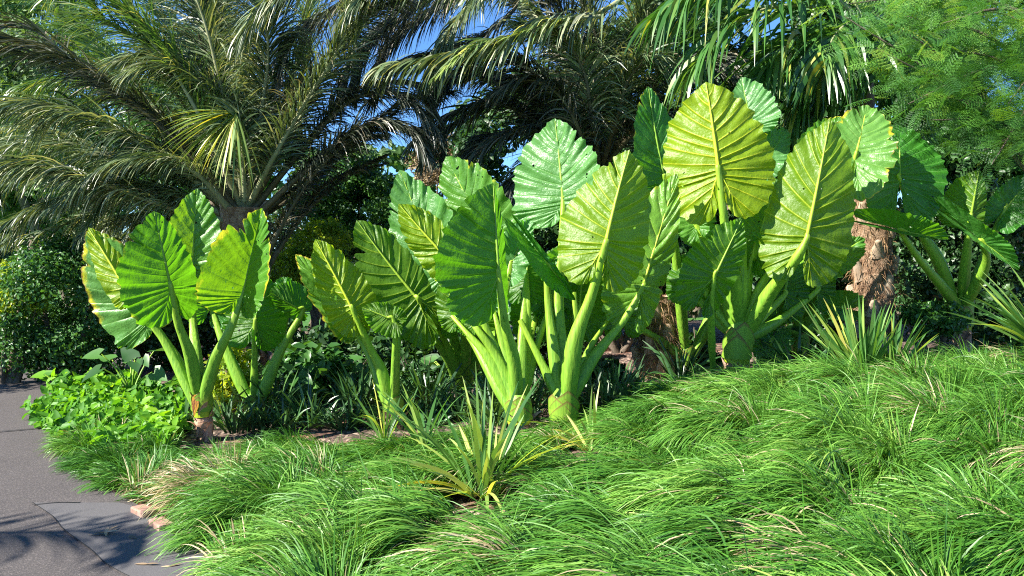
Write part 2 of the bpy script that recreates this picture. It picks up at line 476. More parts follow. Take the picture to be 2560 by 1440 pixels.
def ground_mats():
    m, nt, p, out = new_mat('lawn')
    n1 = noise(nt, 3, 5); n2 = noise(nt, 120, 3)
    c = mix(nt, n1, (0.05, 0.17, 0.02), (0.12, 0.32, 0.03))
    c = mix(nt, n2, c, mix(nt, 1.0, c, (0.5, 0.6, 0.5), 'MULTIPLY'))
    nt.links.new(c, p.inputs['Base Color']); p.inputs['Roughness'].default_value = 0.9
    nt.links.new(bump(nt, n2, 0.03, 1.0), p.inputs['Normal'])
    lawn = m
    m, nt, p, out = new_mat('mulch')
    v = nd(nt, 'ShaderNodeTexVoronoi'); v.inputs['Scale'].default_value = 38
    tc = nd(nt, 'ShaderNodeTexCoord').outputs['Object']
    mp = nd(nt, 'ShaderNodeMapping'); mp.inputs['Scale'].default_value = (1, 0.5, 1); mp.inputs['Rotation'].default_value = (0, 0, 0.6)
    nt.links.new(tc, mp.inputs[0]); nt.links.new(mp.outputs[0], v.inputs['Vector'])
    sp = nd(nt, 'ShaderNodeSeparateColor'); nt.links.new(v.outputs['Color'], sp.inputs[0])
    c = ramp(nt, sp.outputs[0], [(0, (0.03, 0.02, 0.015)), (0.4, (0.08, 0.05, 0.036)), (0.8, (0.18, 0.12, 0.09)), (1, (0.38, 0.29, 0.22))])
    n1 = noise(nt, 1.2, 3)
    c = mix(nt, mth(nt, 'MULTIPLY', mth(nt, 'SUBTRACT', n1, 0.5), 6, clamp=True), c, mix(nt, 1.0, c, (1.1, 0.55, 0.35), 'MULTIPLY'))
    nt.links.new(c, p.inputs['Base Color']); p.inputs['Roughness'].default_value = 0.95
    nt.links.new(bump(nt, sp.outputs[1], 0.02, 1.0), p.inputs['Normal'])
    mulch = m
    m, nt, p, out = new_mat('asphalt')
    n1 = noise(nt, 90, 4, 0.8); n2 = noise(nt, 1.6, 5); n3 = noise(nt, 260, 2, 0.9)
    c = mix(nt, n2, (0.045, 0.039, 0.037), (0.088, 0.076, 0.071))
    c = mix(nt, mth(nt, 'MULTIPLY', mth(nt, 'SUBTRACT', n1, 0.50), 5, clamp=True), c, (0.20, 0.17, 0.155))
    c = mix(nt, mth(nt, 'MULTIPLY', mth(nt, 'SUBTRACT', n3, 0.55), 6, clamp=True), c, (0.06, 0.05, 0.05))
    nt.links.new(c, p.inputs['Base Color']); p.inputs['Roughness'].default_value = 0.85
    nt.links.new(bump(nt, n1, 0.006, 0.9), p.inputs['Normal'])
    asp = m
    m, nt, p, out = new_mat('asphalt_patch')
    n1 = noise(nt, 160, 4, 0.8); n2 = noise(nt, 2.5, 5)
    c = mix(nt, n2, (0.070, 0.066, 0.067), (0.112, 0.106, 0.106))
    c = mix(nt, mth(nt, 'MULTIPLY', mth(nt, 'SUBTRACT', n1, 0.52), 5, clamp=True), c, (0.18, 0.17, 0.17))
    nt.links.new(c, p.inputs['Base Color']); p.inputs['Roughness'].default_value = 0.85
    nt.links.new(bump(nt, n1, 0.003, 0.7), p.inputs['Normal'])
    patch = m
    m, nt, p, out = new_mat('dark_joint_and_line')
    p.inputs['Base Color'].default_value = (0.012, 0.011, 0.011, 1); p.inputs['Roughness'].default_value = 0.8
    joint = m
    return lawn, mulch, asp, patch, joint


M_LAWN, M_MULCH, M_ASPHALT, M_PATCH, M_JOINT_LINE = ground_mats()
M_BRICK = bark_material('edging_brick', [(0.3, (0.20, 0.11, 0.08)), (0.55, (0.34, 0.20, 0.15)), (0.8, (0.44, 0.30, 0.23))], 16, 1.0, 0.005)

# ------------------------------------------------------------------ the setting
def grid_sheet(name, xs, ys, off, mat, inside=None, amp=0.0):
    X, Y = np.meshgrid(xs, ys)
    Z = H(X, Y) + off + amp * np.sin(X * 3.1 + Y) * np.cos(Y * 2.3)
    V = np.stack([X, Y, Z], -1).reshape(-1, 3)
    nx, ny = len(xs), len(ys)
    i, j = np.meshgrid(np.arange(nx - 1), np.arange(ny - 1))
    a = (j * nx + i).ravel()
    Q = np.stack([a, a + 1, a + 1 + nx, a + nx], -1)
    if inside is not None:
        c = V[Q].mean(1)
        Q = Q[inside(c[:, 0], c[:, 1])]
    return tag(mk(name, V, Q, mat), kind='structure')


xs = np.unique(np.concatenate([np.linspace(-400, -12, 12), np.linspace(-12, 12, 61), np.linspace(12, 400, 12)]))
ys = np.unique(np.concatenate([np.linspace(-30, 0, 6), np.linspace(0, 22, 56), np.linspace(22, 900, 20)]))
grid_sheet('ground', xs, ys, 0.0, M_LAWN)

RIGHT = [(-0.8, 0), (-1.15, 3.0), (-1.62, 4.2), (-2.1, 5.1), (-2.95, 6.0), (-3.5, 6.8), (-4.1, 8.0), (-4.75, 9.5), (-5.0, 11.0), (-4.8, 12.6), (-4.0, 13.8), (-2.5, 14.8), (1.0, 15.5)]
LEFT = [(-7.5, 0), (-7.5, 3.0), (-7.5, 4.5), (-7.4, 5.7), (-7.4, 6.9), (-7.3, 8.0), (-7.2, 9.0), (-6.9, 10.2), (-6.75, 11.6), (-6.8, 13.0), (-6.4, 14.6), (-4.6, 16.4), (-1.0, 18.0)]


def ribbon(name, A, B, off, mat, n=60, m=8, kind='structure'):
    a = catmull([(x, y, 0) for x, y in A], n); b = catmull([(x, y, 0) for x, y in B], n)
    t = np.linspace(0, 1, m)[None, :, None]
    V = (a[:, None] * (1 - t) + b[:, None] * t).reshape(-1, 3)
    V[:, 2] = H(V[:, 0], V[:, 1]) + off
    Q = [(i * m + j, i * m + j + 1, (i + 1) * m + j + 1, (i + 1) * m + j) for i in range(n - 1) for j in range(m - 1)]
    return tag(mk(name, V, Q, mat), kind=kind)


ribbon('path', LEFT, RIGHT, 0.030, M_ASPHALT, 80, 24)
# smoother repair patch in the path, its left edge a tar joint
PL = [tuple(at(px, py, 1.57 / ((py - 620) / F))[:2]) for px, py in ((520, 1560), (290, 1440), (225, 1385), (160, 1335), (130, 1300), (80, 1265))]
PR = [tuple(at(px, py, 1.57 / ((py - 620) / F))[:2]) for px, py in ((760, 1560), (620, 1440), (480, 1385), (420, 1335), (380, 1290), (300, 1265))]
ribbon('path_patch', PL, PR, 0.034, M_PATCH, 30, 8)
ribbon('path_joint', [(x - 0.004, y) for x, y in PL], [(x + 0.003, y) for x, y in PL], 0.038, M_JOINT_LINE, 40, 2)
J = [tuple(at(px, py, 1.56 / ((py - 620) / F))[:2]) for px, py in ((-60, 1086), (60, 1076), (135, 1069), (200, 1066))]
ribbon('path_dark_line', [(x, y - 0.014) for x, y in J], [(x, y + 0.014) for x, y in J], 0.038, M_JOINT_LINE, 12, 2)  # thin dark line across the path
J2 = [tuple(at(px, py, 1.56 / ((py - 620) / F))[:2]) for px, py in ((80, 1268), (140, 1262), (200, 1262))]
ribbon('path_patch_joint', [(x, y - 0.006) for x, y in J2], [(x, y + 0.006) for x, y in J2], 0.038, M_JOINT_LINE, 12, 2)

_rx = np.array([p[0] for p in RIGHT]); _ry = np.array([p[1] for p in RIGHT])


def edge_x(y):
    return np.interp(y, _ry, _rx)


grid_sheet('mulch_bed', np.arange(-5.3, 14, 0.25), np.arange(-1, 15.2, 0.25), 0.015, M_MULCH, lambda x, y: x > edge_x(y) - 0.1)


# ------------------------------------------------------------------ elephant ears
OUT = np.array([(0, 1), (.17, .95), (.39, .86), (.63, .73), (.82, .56), (.94, .38), (1.0, .18), (.99, -.10), (.93, -.45), (.78, -.80), (.50, -1.0), (.22, -.95), (.08, -.66), (.05, -.30), (0.0, 0)], float)
STA = np.array([(0, 1), (0, .80), (0, .60), (0, .43), (0, .29), (0, .17), (0, .08), (0, .01), (.06, -.12), (.14, -.32), (.20, -.52), (.20, -.52), (.14, -.32), (.06, -.12), (0, 0)], float)
NV = 19


def half_blade(w, L, lobe, seed, ruffle, torn, cols=11, sub=5):
    r = random.Random(seed)
    offs = np.array([0, .045, .10, .22, .36, .5, .64, .78, .90, .955])
    tau = np.append((np.arange(NV)[:, None] + offs[None]).ravel(), NV) / NV
    rows = len(tau)
    kj = np.arange(NV + 1) / NV
    kj[1:-1] += np.array([r.uniform(-.26, .26) for _ in range(NV - 1)]) / NV
    ph = tau * NV
    tau = np.interp(ph, np.arange(NV + 1), kj)
    td = np.linspace(0, 1, 400)
    E0 = catmull(OUT, 400); S0 = catmull(STA, 400)
    E = np.stack([np.interp(tau, td, E0[:, i]) for i in (0, 1)], 1); S = np.stack([np.interp(tau, td, S0[:, i]) for i in (0, 1)], 1)
    S[:, 0] = np.clip(S[:, 0], 0, None); E[:, 0] = np.clip(E[:, 0], 0, None)
    torn = list(torn) + [(r.uniform(1.5, 12), r.uniform(.10, .35), r.uniform(.03, .13)) for _ in range(r.randint(1, 4))]
    if r.random() < .4: torn.append((r.uniform(2, 10), r.uniform(.05, .10), r.uniform(.25, .5)))
    rad = 1 + 0.022 * np.cos(2 * np.pi * ph) + 0.025 * np.sin(ph * 0.9 + r.uniform(0, 6)) + 0.015 * np.sin(ph * 2.3 + r.uniform(0, 6)) + 0.014 * np.sin(ph * 9.7 + r.uniform(0, 6)) + 0.008 * np.sin(ph * 17 + r.uniform(0, 6))
    for c, d, dep in torn:
        rad = rad - dep * np.exp(-((ph - c) / d) ** 2) * (1 + 0.35 * np.sin(ph * 11))
    w_in = np.clip(E[:, 0] * 4, 0, 1)
    E = S + (E - S) * (1 + (rad - 1) * w_in)[:, None]
    u = np.linspace(0, 1, cols)[None, :]
    P = S[:, None] * (1 - u[..., None]) + E[:, None] * u[..., None]
    # veins curve towards the tip
    P[..., 1] += (0.05 * np.sin(np.pi * u) * np.clip(1 - tau * 1.6, 0, 1)[:, None]) * -0.6
    x = P[..., 0] * w
    y = np.where(P[..., 1] > 0, P[..., 1] * L, P[..., 1] * L * lobe)
    q = np.clip(P[..., 0], 0, 1.2)
    bul = (np.sin(np.pi * ph) ** 2)[:, None] ** .7 * np.sin(np.pi * np.clip(u * 0.93 + 0.05, 0, 1)) ** 0.7 * (0.030 * w ** 0.3 * L / 0.8)
    bul = bul * (0.6 + 0.4 * np.sin(ph * 1.7 + r.uniform(0, 6)))[:, None]
    near = np.abs(ph - np.round(ph))
    ribz = np.clip(1 - near / .07, 0, 1)[:, None] * (1 - .75 * u) * np.clip(u * 12, 0, 1) * .0075 * (L / .8)
    z = bul * 0.60 - ribz + .006 * np.sin(x * 23 + seed) * np.cos(y * 19 + seed * 2) + .0035 * np.sin(x * 61 + seed * 3) * np.sin(y * 53 + seed) + ruffle * u ** 2.2 * (0.55 * np.sin(2 * np.pi * ph + r.uniform(0, 1))[:, None] + 0.8 * np.sin(ph * 1.3 + r.uniform(0, 6))[:, None] + 0.5 * np.sin(ph * 2.9 + r.uniform(0, 6))[:, None])
    z = z * np.clip(np.minimum(tau * 12, (1 - tau) * 12), 0, 1)[:, None]
    return x, y, z, q, np.broadcast_to(ph[:, None], x.shape), np.broadcast_to(u, x.shape)


def ear_leaf(plant, A, T, wl, wr, al=0, ar=0, face='U', lobe=0.3, col=(0.5, 0.1, 0.3), seed=0, bend=-0.10, cup=0.12, ruffle=0.014, tornl=(), tornr=(), label=None, rib=0.012):
    """A: where the stalk joins the blade, T: its tip (pixel x, pixel y, distance); wl, wr: widths in pixels of the
    two halves as seen; al, ar: how far each half turns towards the camera"""
    A3 = np.array(at(*A)); T3 = np.array(at(*T))
    L = float(np.linalg.norm(T3 - A3)); Yd = (T3 - A3) / L
    v = A3 - np.array(CAM); v /= np.linalg.norm(v)
    Z = -v - np.dot(-v, Yd) * Yd; Z /= np.linalg.norm(Z)
    X = np.cross(Yd, Z)
    s = A[2] / F
    sgnface = 1 if face == 'T' else -1
    Vs, Qs, PH, U = [], [], [], []
    off = 0

    rs = random.Random(seed * 31 + 5)
    sway = rs.uniform(-.05, .05); tw = rs.uniform(-.25, .25)

    def place(x, y, z, q, sg, ang):
        a = R(ang)
        x = x + sg * sway * L * (y / L) ** 2 * (y > 0)
        z = z + sg * sgnface * tw * x * (y / L)
        lat = x
        zz = z * sgnface + (cup * (q ** 2) * x.max()) * (1 if ang >= 0 else -1) + bend * L * np.sign(y) * (y / L) ** 2
        return A3 + lat[..., None] * (math.cos(a) * sg * X + math.sin(a) * Z) + y[..., None] * Yd + zz[..., None] * Z

    for sg, wpx, ang, torn in ((-1, wl, al, tornl), (1, wr, ar, tornr)):
        w = wpx * s / math.cos(R(ang))
        x, y, z, q, ph, u = half_blade(w, L, lobe, seed * 7 + sg, ruffle, torn)
        P = place(x, y, z, q, sg, ang)
        n, m = x.shape
        Vs.append(P.reshape(-1, 3)); PH.append(ph.ravel()); U.append(u.ravel())
        i, j = np.meshgrid(np.arange(m - 1), np.arange(n - 1))
        a = (j * m + i).ravel()
        q_ = np.stack([a, a + 1, a + 1 + m, a + m], -1) + off
        # the upper side is the front face
        flip = (sg == 1) == (face == 'T')
        Qs.append(q_ if not flip else q_[:, ::-1])
        off += n * m
    V = np.concatenate(Vs)
    o = mk('leaf', V, np.concatenate(Qs), M_LEAF, plant, True, {'ph': np.concatenate(PH), 'u': np.concatenate(U)})
    o.color = (*col, 1)
    if label: o['label'] = label
    # midrib with the two hind ribs, standing proud of the underside
    under = -sgnface
    yy = np.linspace(0, 0.97, 14)
    C = A3 + (yy * L)[:, None] * Yd + (sway * L * yy ** 2)[:, None] * X + (bend * L * yy ** 2)[:, None] * Z + under * 0.5 * rib * 0.6 * Z
    V1, Q1, a1 = tube(C, [rib, rib * 0.8, rib * 0.5, rib * 0.22], 20, 8)
    parts = [(V1, Q1, a1)]
    if face == 'U':
        for sg, wpx, ang in ((-1, wl, al), (1, wr, ar)):
            w = wpx * s / math.cos(R(ang)); a = R(ang)
            pts = []
            for sx, sy in ((0, 0), (.05, -.10), (.12, -.28), (.18, -.48)):
                pts.append(A3 + sx * w * (math.cos(a) * sg * X + math.sin(a) * Z) + sy * L * lobe * Yd + under * 0.006 * Z)
            parts.append(tube(pts, [rib * 0.5, rib * 0.15], 8, 6))
    V1, Q1, a1 = join(parts)
    rb = mk('midrib', V1, Q1, M_RIB, o, True, a1)
    rb.color = (col[0], 0, 0, 1)
    return A3, Yd, Z, under


def stalk(plant, pts, r0, r1, yel=0.3, flat=1.0):
    V, Q, a = tube([np.array(p) for p in pts], [r0 * .75, r0 * 1.12, r0 * .96, r0 * .68, (r0 * 0.38 + r1 * 0.62), r1 * 1.25, r1 * 1.1, r1], 26, 14, flat)
    # shallow channel down the inner face and a slightly uneven skin
    end = V[-1:]; Cn = V[:-1].reshape(26, 14, 3); cc = Cn.mean(1, keepdims=True)
    th = np.linspace(0, 2 * np.pi, 14, endpoint=False)
    f = 1 - .22 * np.exp(-((th - 1.9) / .35) ** 2) - .12 * np.exp(-((th - 4.6) / .3) ** 2)
    f = f[None] * (1 + .05 * np.sin(np.linspace(0, 9, 26) + r0 * 400))[:, None]
    V = np.vstack([(cc + (Cn - cc) * f[..., None]).reshape(-1, 3), end])
    o = mk('stalk', V, Q, M_PET, plant, True, a)
    o.color = (yel, 0, 0, 1)
    return o


def crown(plant, base, top, rg, trunk_h, orange=False, r_tr=None):
    """the thick stem: scarred trunk below, leaf sheaths above"""
    b = np.array(base); t = np.array(top)
    d = t - b; Lt = np.linalg.norm(d); d /= Lt
    r_tr = r_tr or rg * 0.8
    # trunk with rings
    n = 26; P = [b + d * (trunk_h * i / 5) for i in range(6)]
    V, Q, a = tube(P, [r_tr * 1.1, r_tr, r_tr * 0.95, r_tr * 1.05, r_tr * 0.9], n, 18, 1, 0.09)
    V = V.reshape(-1, 3)
    k = (np.arange(len(V)) // 18)
    ctr = b + d * (trunk_h * (k / (n - 1)))[:, None]
    V = ctr + (V - ctr) * (1 + 0.07 * ((k % 4) < 2))[:, None]
    mk('trunk', V, Q, M_TRUNK, plant, True, a)
    # sheathed green stem
    V, Q, a = tube([b + d * trunk_h * 0.93, b + d * (trunk_h + (Lt - trunk_h) * 0.35), b + d * (trunk_h + (Lt - trunk_h) * 0.7), t], [rg * 0.88, rg * 1.06, rg * 1.0, rg * 0.55], 18, 18, 1, 0.015)
    o = mk('green_stem', V, Q, M_STEM, plant, True, a); o.color = (0.55, 0, 0, 1)
    # pointed sheaths lapping round the stem
    rq = random.Random(int(abs(t[0]) * 977))
    for q, (th0, zz) in enumerate(((rq.uniform(3.7, 4.3), .42), (rq.uniform(4.7, 5.4), .62), (rq.uniform(4.2, 5.0), .12))):
        m_, n_ = 15, 9
        ths = np.linspace(-1.25, 1.25, m_); hs = np.linspace(0, 1, n_)
        TH, HS = np.meshgrid(ths, hs)
        Hh = (Lt - trunk_h) * .62 * (1 - np.abs(TH) / 1.3) ** .7 * HS
        rr_ = rg * (1.03 + .10 * HS + .01 * q)
        base_ = b + d * (trunk_h + (Lt - trunk_h) * zz * .6)
        Vs_ = base_ + d * Hh[..., None] + np.stack([np.cos(th0 + TH) * rr_, np.sin(th0 + TH) * rr_, 0 * TH], -1)
        ii, jj = np.meshgrid(np.arange(m_ - 1), np.arange(n_ - 1)); aq = (jj * m_ + ii).ravel()
        o = mk('sheath', Vs_.reshape(-1, 3), np.stack([aq, aq + 1, aq + 1 + m_, aq + m_], -1), M_SHEATH, plant, True, {'t': HS.ravel()})
        o.color = (0.9, 0, 0, 1)
    # old sheath scales curling off
    rr = random.Random(int(abs(b[0]) * 1000))
    for i in range(15):
        th = rr.uniform(math.pi * 0.9, math.pi * 2.1)
        z = rr.uniform(0.15, 0.97) * trunk_h
        o3 = np.array([math.cos(th), math.sin(th), 0])
        p0 = b + d * z + o3 * r_tr * 0.95
        D = np.array([o3 * 0.35 + np.array([0, 0, rr.choice((-1, 1, 1))]) + np.array([rr.uniform(-.5, .5), 0, 0])])
        V, Q, a = strips([p0], D, rr.uniform(0.08, 0.17), rr.uniform(0.04, 0.07), rr.uniform(0.2, 1.6), 5, np.array([rr.uniform(-.4, .4)]), prof=[0.9, 1, 0.9, 0.7, 0.4, 0.1])
        mk('husk', V, Q, M_HUSK, plant, True, a)
    if orange:
        p0 = b + d * trunk_h * 1.38 + np.array([-0.015, -rg * 1.0, 0])
        V, Q, a = strips([p0, p0 + np.array([-.03, .012, 0])], [[-0.05, -0.12, -1], [0.12, -0.05, -1]], np.array([0.17, 0.13]), np.array([0.060, 0.035]), 0.0, 5, np.array([0.0, 0.3]), prof=[0.5, 1, 1, 0.9, 0.5, 0.1], side=np.array([[1.0, 0, 0], [1, .3, 0]]))
        mk('torn_sheath', V, Q, M_ORANGE, plant, True, a)


def ear_plant(label, base, top, rg, trunk_h, leaves, group='elephant ear plants', orange=False, extra=()):
    """BASE, TOP: bottom and crown of the stem (pixel x, pixel y, distance)"""
    b3 = at(*base); t3 = at(*top)
    g = Vector((b3.x, b3.y, b3.z - 0.12))
    pl = empty('elephant_ear_plant', g, label, 'plant', group)
    crown(pl, g, t3, rg, trunk_h + 0.12, orange)
    for i, lf in enumerate(leaves):
        A3, Yd, Z, under = ear_leaf(pl, lf['A'], lf['T'], lf['w'][0], lf['w'][1], *lf.get('a', (0, 0)), face=lf.get('f', 'U'), lobe=lf.get('lobe', 0.32) * 1.18,
                                    col=lf.get('col', (0.5, 0.1, 0.3)), seed=lf.get('seed', i + 1 + int(base[0])), bend=lf.get('bend', -0.08 if lf.get('f', 'U') == 'T' else -0.10),
                                    cup=lf.get('cup', 0.12), ruffle=lf.get('ruffle', 0.016) * 1.5, tornl=lf.get('tl', ()), tornr=lf.get('tr', ()), label=lf.get('label'), rib=lf.get('rib', 0.016) * .8)
        if lf.get('stalk', True):
            r1 = lf.get('rib', 0.016) * 1.05
            start = A3 + under * 0.35 * r1 * Z
            k = lf.get('k', random.Random(i).uniform(-1, 1))
            lean = float(np.clip((lf['A'][0] - top[0]) / 250, -1, 1))
            e = np.array(t3) + np.array([0.050 * lean, 0.035 * math.sin(i * 2.4 + 2), -0.17 + .02 * (i % 3)])
            if 'e' in lf: e = np.array(at(*lf['e']))
            via = [np.array(at(*p)) for p in lf.get('via', ())]
            lead = A3 + Yd * 0.06 + under * 0.20 * r1 * Z
            stalk(pl, [e] + via[::-1] + [start, lead] if via else [e, e * 0.62 + start * 0.38 + np.array([0, 0, 0.05]), start, lead], lf.get('r0', 0.052) * 0.98, r1, lf.get('ys', 0.35))
    for pts, r0, r1 in extra:
        stalk(pl, [np.array(t3) + np.array([0, 0.02, -0.15])] + [np.array(at(*p)) for p in pts], r0, r1, 0.3)
    return pl


U_Y = (1.0, 0.05, 0.2); U_M = (0.45, 0.1, 0.2); U_G = (0.15, 0.1, 0.2); U_D = (0.0, 0.0, 0.1)  # U_D: leaves standing in shade, the shade put into their colour
T_P = (0.1, 0.1, 1.0); T_G = (0.25, 0.15, 0.25); T_D = (0.0, 0.0, 0.1); T_E = (0.35, 0.75, 0.7)  # T_P paints full sky sheen, T_D a shaded upper side

# --- left plant
ear_plant('elephant ear with five upright leaves and scaly brown trunk beside the path', (518, 1118, 7.2), (502, 968, 7.15), 0.082, 0.30, [
    dict(A=(372, 800, 7.35), T=(212, 585, 7.3), w=(100, 75), a=(-18, 30), f='T', col=(0.25, 0.9, 1.0), lobe=0.12, via=((430, 880, 7.3),), bend=0.06, cup=.2),
    dict(A=(322, 735, 7.1), T=(220, 562, 7.15), w=(45, 62), a=(-20, -30), f='U', col=(0.85, 0.3, 0.2), lobe=0.12, via=((410, 850, 7.2),), r0=.04),
    dict(A=(428, 722, 6.85), T=(384, 527, 6.8), w=(112, 66), a=(28, -45), f='U', col=(0.06, 0.4, 0.2), lobe=0.36, via=((446, 810, 6.9), (476, 890, 7.0))),  # unlit underside painted in by low yellowness
    dict(A=(481, 672, 7.4), T=(487, 470, 7.4), w=(74, 72), a=(18, 22), f='T', col=(0.35, 0.0, 0.15), lobe=0.30, via=((482, 800, 7.35), (490, 890, 7.2)), rib=.014),
    dict(A=(606, 738, 7.05), T=(652, 520, 7.1), w=(106, 50), a=(32, 50), f='T', col=(0.3, 0.7, 0.0), lobe=0.2, via=((572, 830, 7.0), (535, 905, 7.05)), tl=((3.2, .5, .4),), r0=.055, bend=0.05),
], orange=True)

# --- plant behind it in its shade
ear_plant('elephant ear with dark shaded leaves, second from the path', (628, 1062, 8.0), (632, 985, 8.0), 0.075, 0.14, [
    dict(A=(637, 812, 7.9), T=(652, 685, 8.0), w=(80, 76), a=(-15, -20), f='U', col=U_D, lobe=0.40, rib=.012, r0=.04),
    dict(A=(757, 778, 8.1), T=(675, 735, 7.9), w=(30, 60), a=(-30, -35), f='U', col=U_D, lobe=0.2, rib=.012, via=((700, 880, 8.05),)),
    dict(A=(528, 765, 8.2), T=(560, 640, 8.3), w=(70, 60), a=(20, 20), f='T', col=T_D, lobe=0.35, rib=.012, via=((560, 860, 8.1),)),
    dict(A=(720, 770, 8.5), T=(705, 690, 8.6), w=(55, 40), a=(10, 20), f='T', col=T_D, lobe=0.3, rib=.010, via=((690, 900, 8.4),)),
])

# --- third plant
ear_plant('elephant ear with yellow ribbed leaf and yellow scorched margin, third from the path', (985, 1056, 7.4), (985, 985, 7.4), 0.078, 0.08, [
    dict(A=(884, 778, 7.2), T=(790, 596, 7.15), w=(64, 66), a=(-28, -20), f='U', col=(0.8, 0.15, 0.2), lobe=0.25, via=((925, 870, 7.3), (955, 930, 7.35)), ruffle=.02),
    dict(A=(880, 815, 7.5), T=(742, 630, 7.5), w=(48, 60), a=(20, 30), f='T', col=(0.5, 1.0, 0.2), lobe=0.12, via=((930, 900, 7.45),), ruffle=.022, tl=((3, .4, .12), (5, .4, .15), (7.2, .4, .12))),
    dict(A=(984, 800, 7.15), T=(905, 768, 7.1), w=(46, 36), a=(25, -25), f='U', col=(0.15, 0.1, 0.2), lobe=0.3, via=((988, 880, 7.2),), rib=.010, r0=.035),
    dict(A=(1000, 810, 7.7), T=(1040, 720, 7.8), w=(30, 30), a=(-15, -25), f='U', col=U_D, lobe=0.3, rib=.010, r0=.035),
])

# --- plant between, its trunk in the shade
ear_plant('elephant ear with broad ribbed green leaf on one leaning stalk, trunk in shade', (1160, 1000, 8.6), (1160, 930, 8.6), 0.085, 0.1, [
    dict(A=(1048, 752, 7.75), T=(880, 556, 7.7), w=(98, 86), a=(8, -25), f='U', col=(0.2, 0.1, 0.2), lobe=0.34, via=((1075, 830, 8.0), (1120, 895, 8.3)), ruffle=.02),
    dict(A=(1098, 690, 7.85), T=(1005, 418, 7.9), w=(96, 90), a=(-18, 22), f='T', col=(0.15, 0.25, 0.65), lobe=0.22, via=((1130, 820, 8.2),), ruffle=.02),
    dict(A=(1126, 655, 7.35), T=(992, 512, 7.3), w=(60, 62), a=(-15, -22), f='U', col=(0.75, 0.1, 0.2), lobe=0.2, via=((1160, 740, 7.6), (1165, 850, 8.2)), ruffle=.02),
    dict(A=(1218, 590, 8.0), T=(1112, 388, 8.1), w=(92, 92), a=(-10, 20), f='T', col=(0.35, 0.35, 0.3), lobe=0.30, via=((1215, 750, 8.2),), tl=((4.6, .35, .25),), ruffle=.02),
    dict(A=(1085, 800, 7.95), T=(1030, 670, 7.95), w=(84, 60), a=(-15, -22), f='U', col=(0.2, 0.1, 0.2), lobe=0.36, via=((1120, 870, 8.2),), r0=.04),
    dict(A=(1262, 648, 8.2), T=(1245, 470, 8.25), w=(60, 52), a=(10, 10), f='T', col=(0.55, 0.3, 0.1), lobe=0.25, via=((1230, 800, 8.3),)),
])

# --- centre plants
ear_plant('elephant ear with large dark ribbed leaf on thick stem in the centre of the bed', (1300, 1100, 6.8), (1296, 985, 6.8), 0.10, 0.15, [
    dict(A=(1247, 690, 6.6), T=(1232, 455, 6.6), w=(146, 22), a=(25, -65), f='U', col=(0.03, 0.15, 0.2), lobe=0.42, via=((1262, 810, 6.65), (1284, 900, 6.75)), r0=.055),  # turned from the sun; that shade is painted as low yellowness
    dict(A=(1275, 672, 7.1), T=(1325, 545, 7.2), w=(55, 40), a=(15, 20), f='T', col=(0.0, 0.0, 1.0), lobe=0.25, via=((1250, 850, 6.95),)),
    dict(A=(1205, 770, 7.4), T=(1195, 610, 7.4), w=(80, 66), a=(15, 20), f='T', col=(0.1, 0.1, 0.1), lobe=0.36, via=((1250, 880, 7.1),), r0=.04),
    dict(A=(1316, 700, 7.2), T=(1325, 590, 7.3), w=(58, 60), a=(-15, -15), f='U', col=U_D, lobe=0.45, via=((1305, 860, 7.0),), rib=.012),
    dict(A=(1340, 790, 7.35), T=(1352, 660, 7.4), w=(66, 60), a=(-10, -15), f='U', col=U_D, lobe=0.4, rib=.012, via=((1320, 880, 7.1),), r0=.04),
    dict(A=(1190, 800, 6.95), T=(1165, 700, 7.0), w=(50, 60), a=(-20, -15), f='U', col=U_G, lobe=0.3, via=((1240, 900, 6.9),), r0=.05),
    dict(A=(1140, 790, 7.3), T=(1110, 690, 7.3), w=(45, 50), a=(-20, -15), f='U', col=U_G, lobe=0.3, via=((1205, 890, 7.0),), r0=.05),
], extra=[(((1225, 900, 6.85), (1165, 830, 6.9), (1130, 790, 7.0)), .045, .015), (((1262, 880, 6.9), (1240, 800, 6.95), (1225, 740, 7.1)), .045, .015), (((1335, 890, 7.1), (1362, 800, 7.2), (1380, 740, 7.3)), .04, .015), (((1240, 880, 6.9), (1205, 790, 6.9), (1200, 720, 7.0)), .05, .016), (((1245, 900, 6.85), (1190, 820, 6.85), (1150, 770, 7.0)), .05, .016), (((1315, 880, 7.1), (1320, 780, 7.1), (1318, 700, 7.2)), .05, .016)])

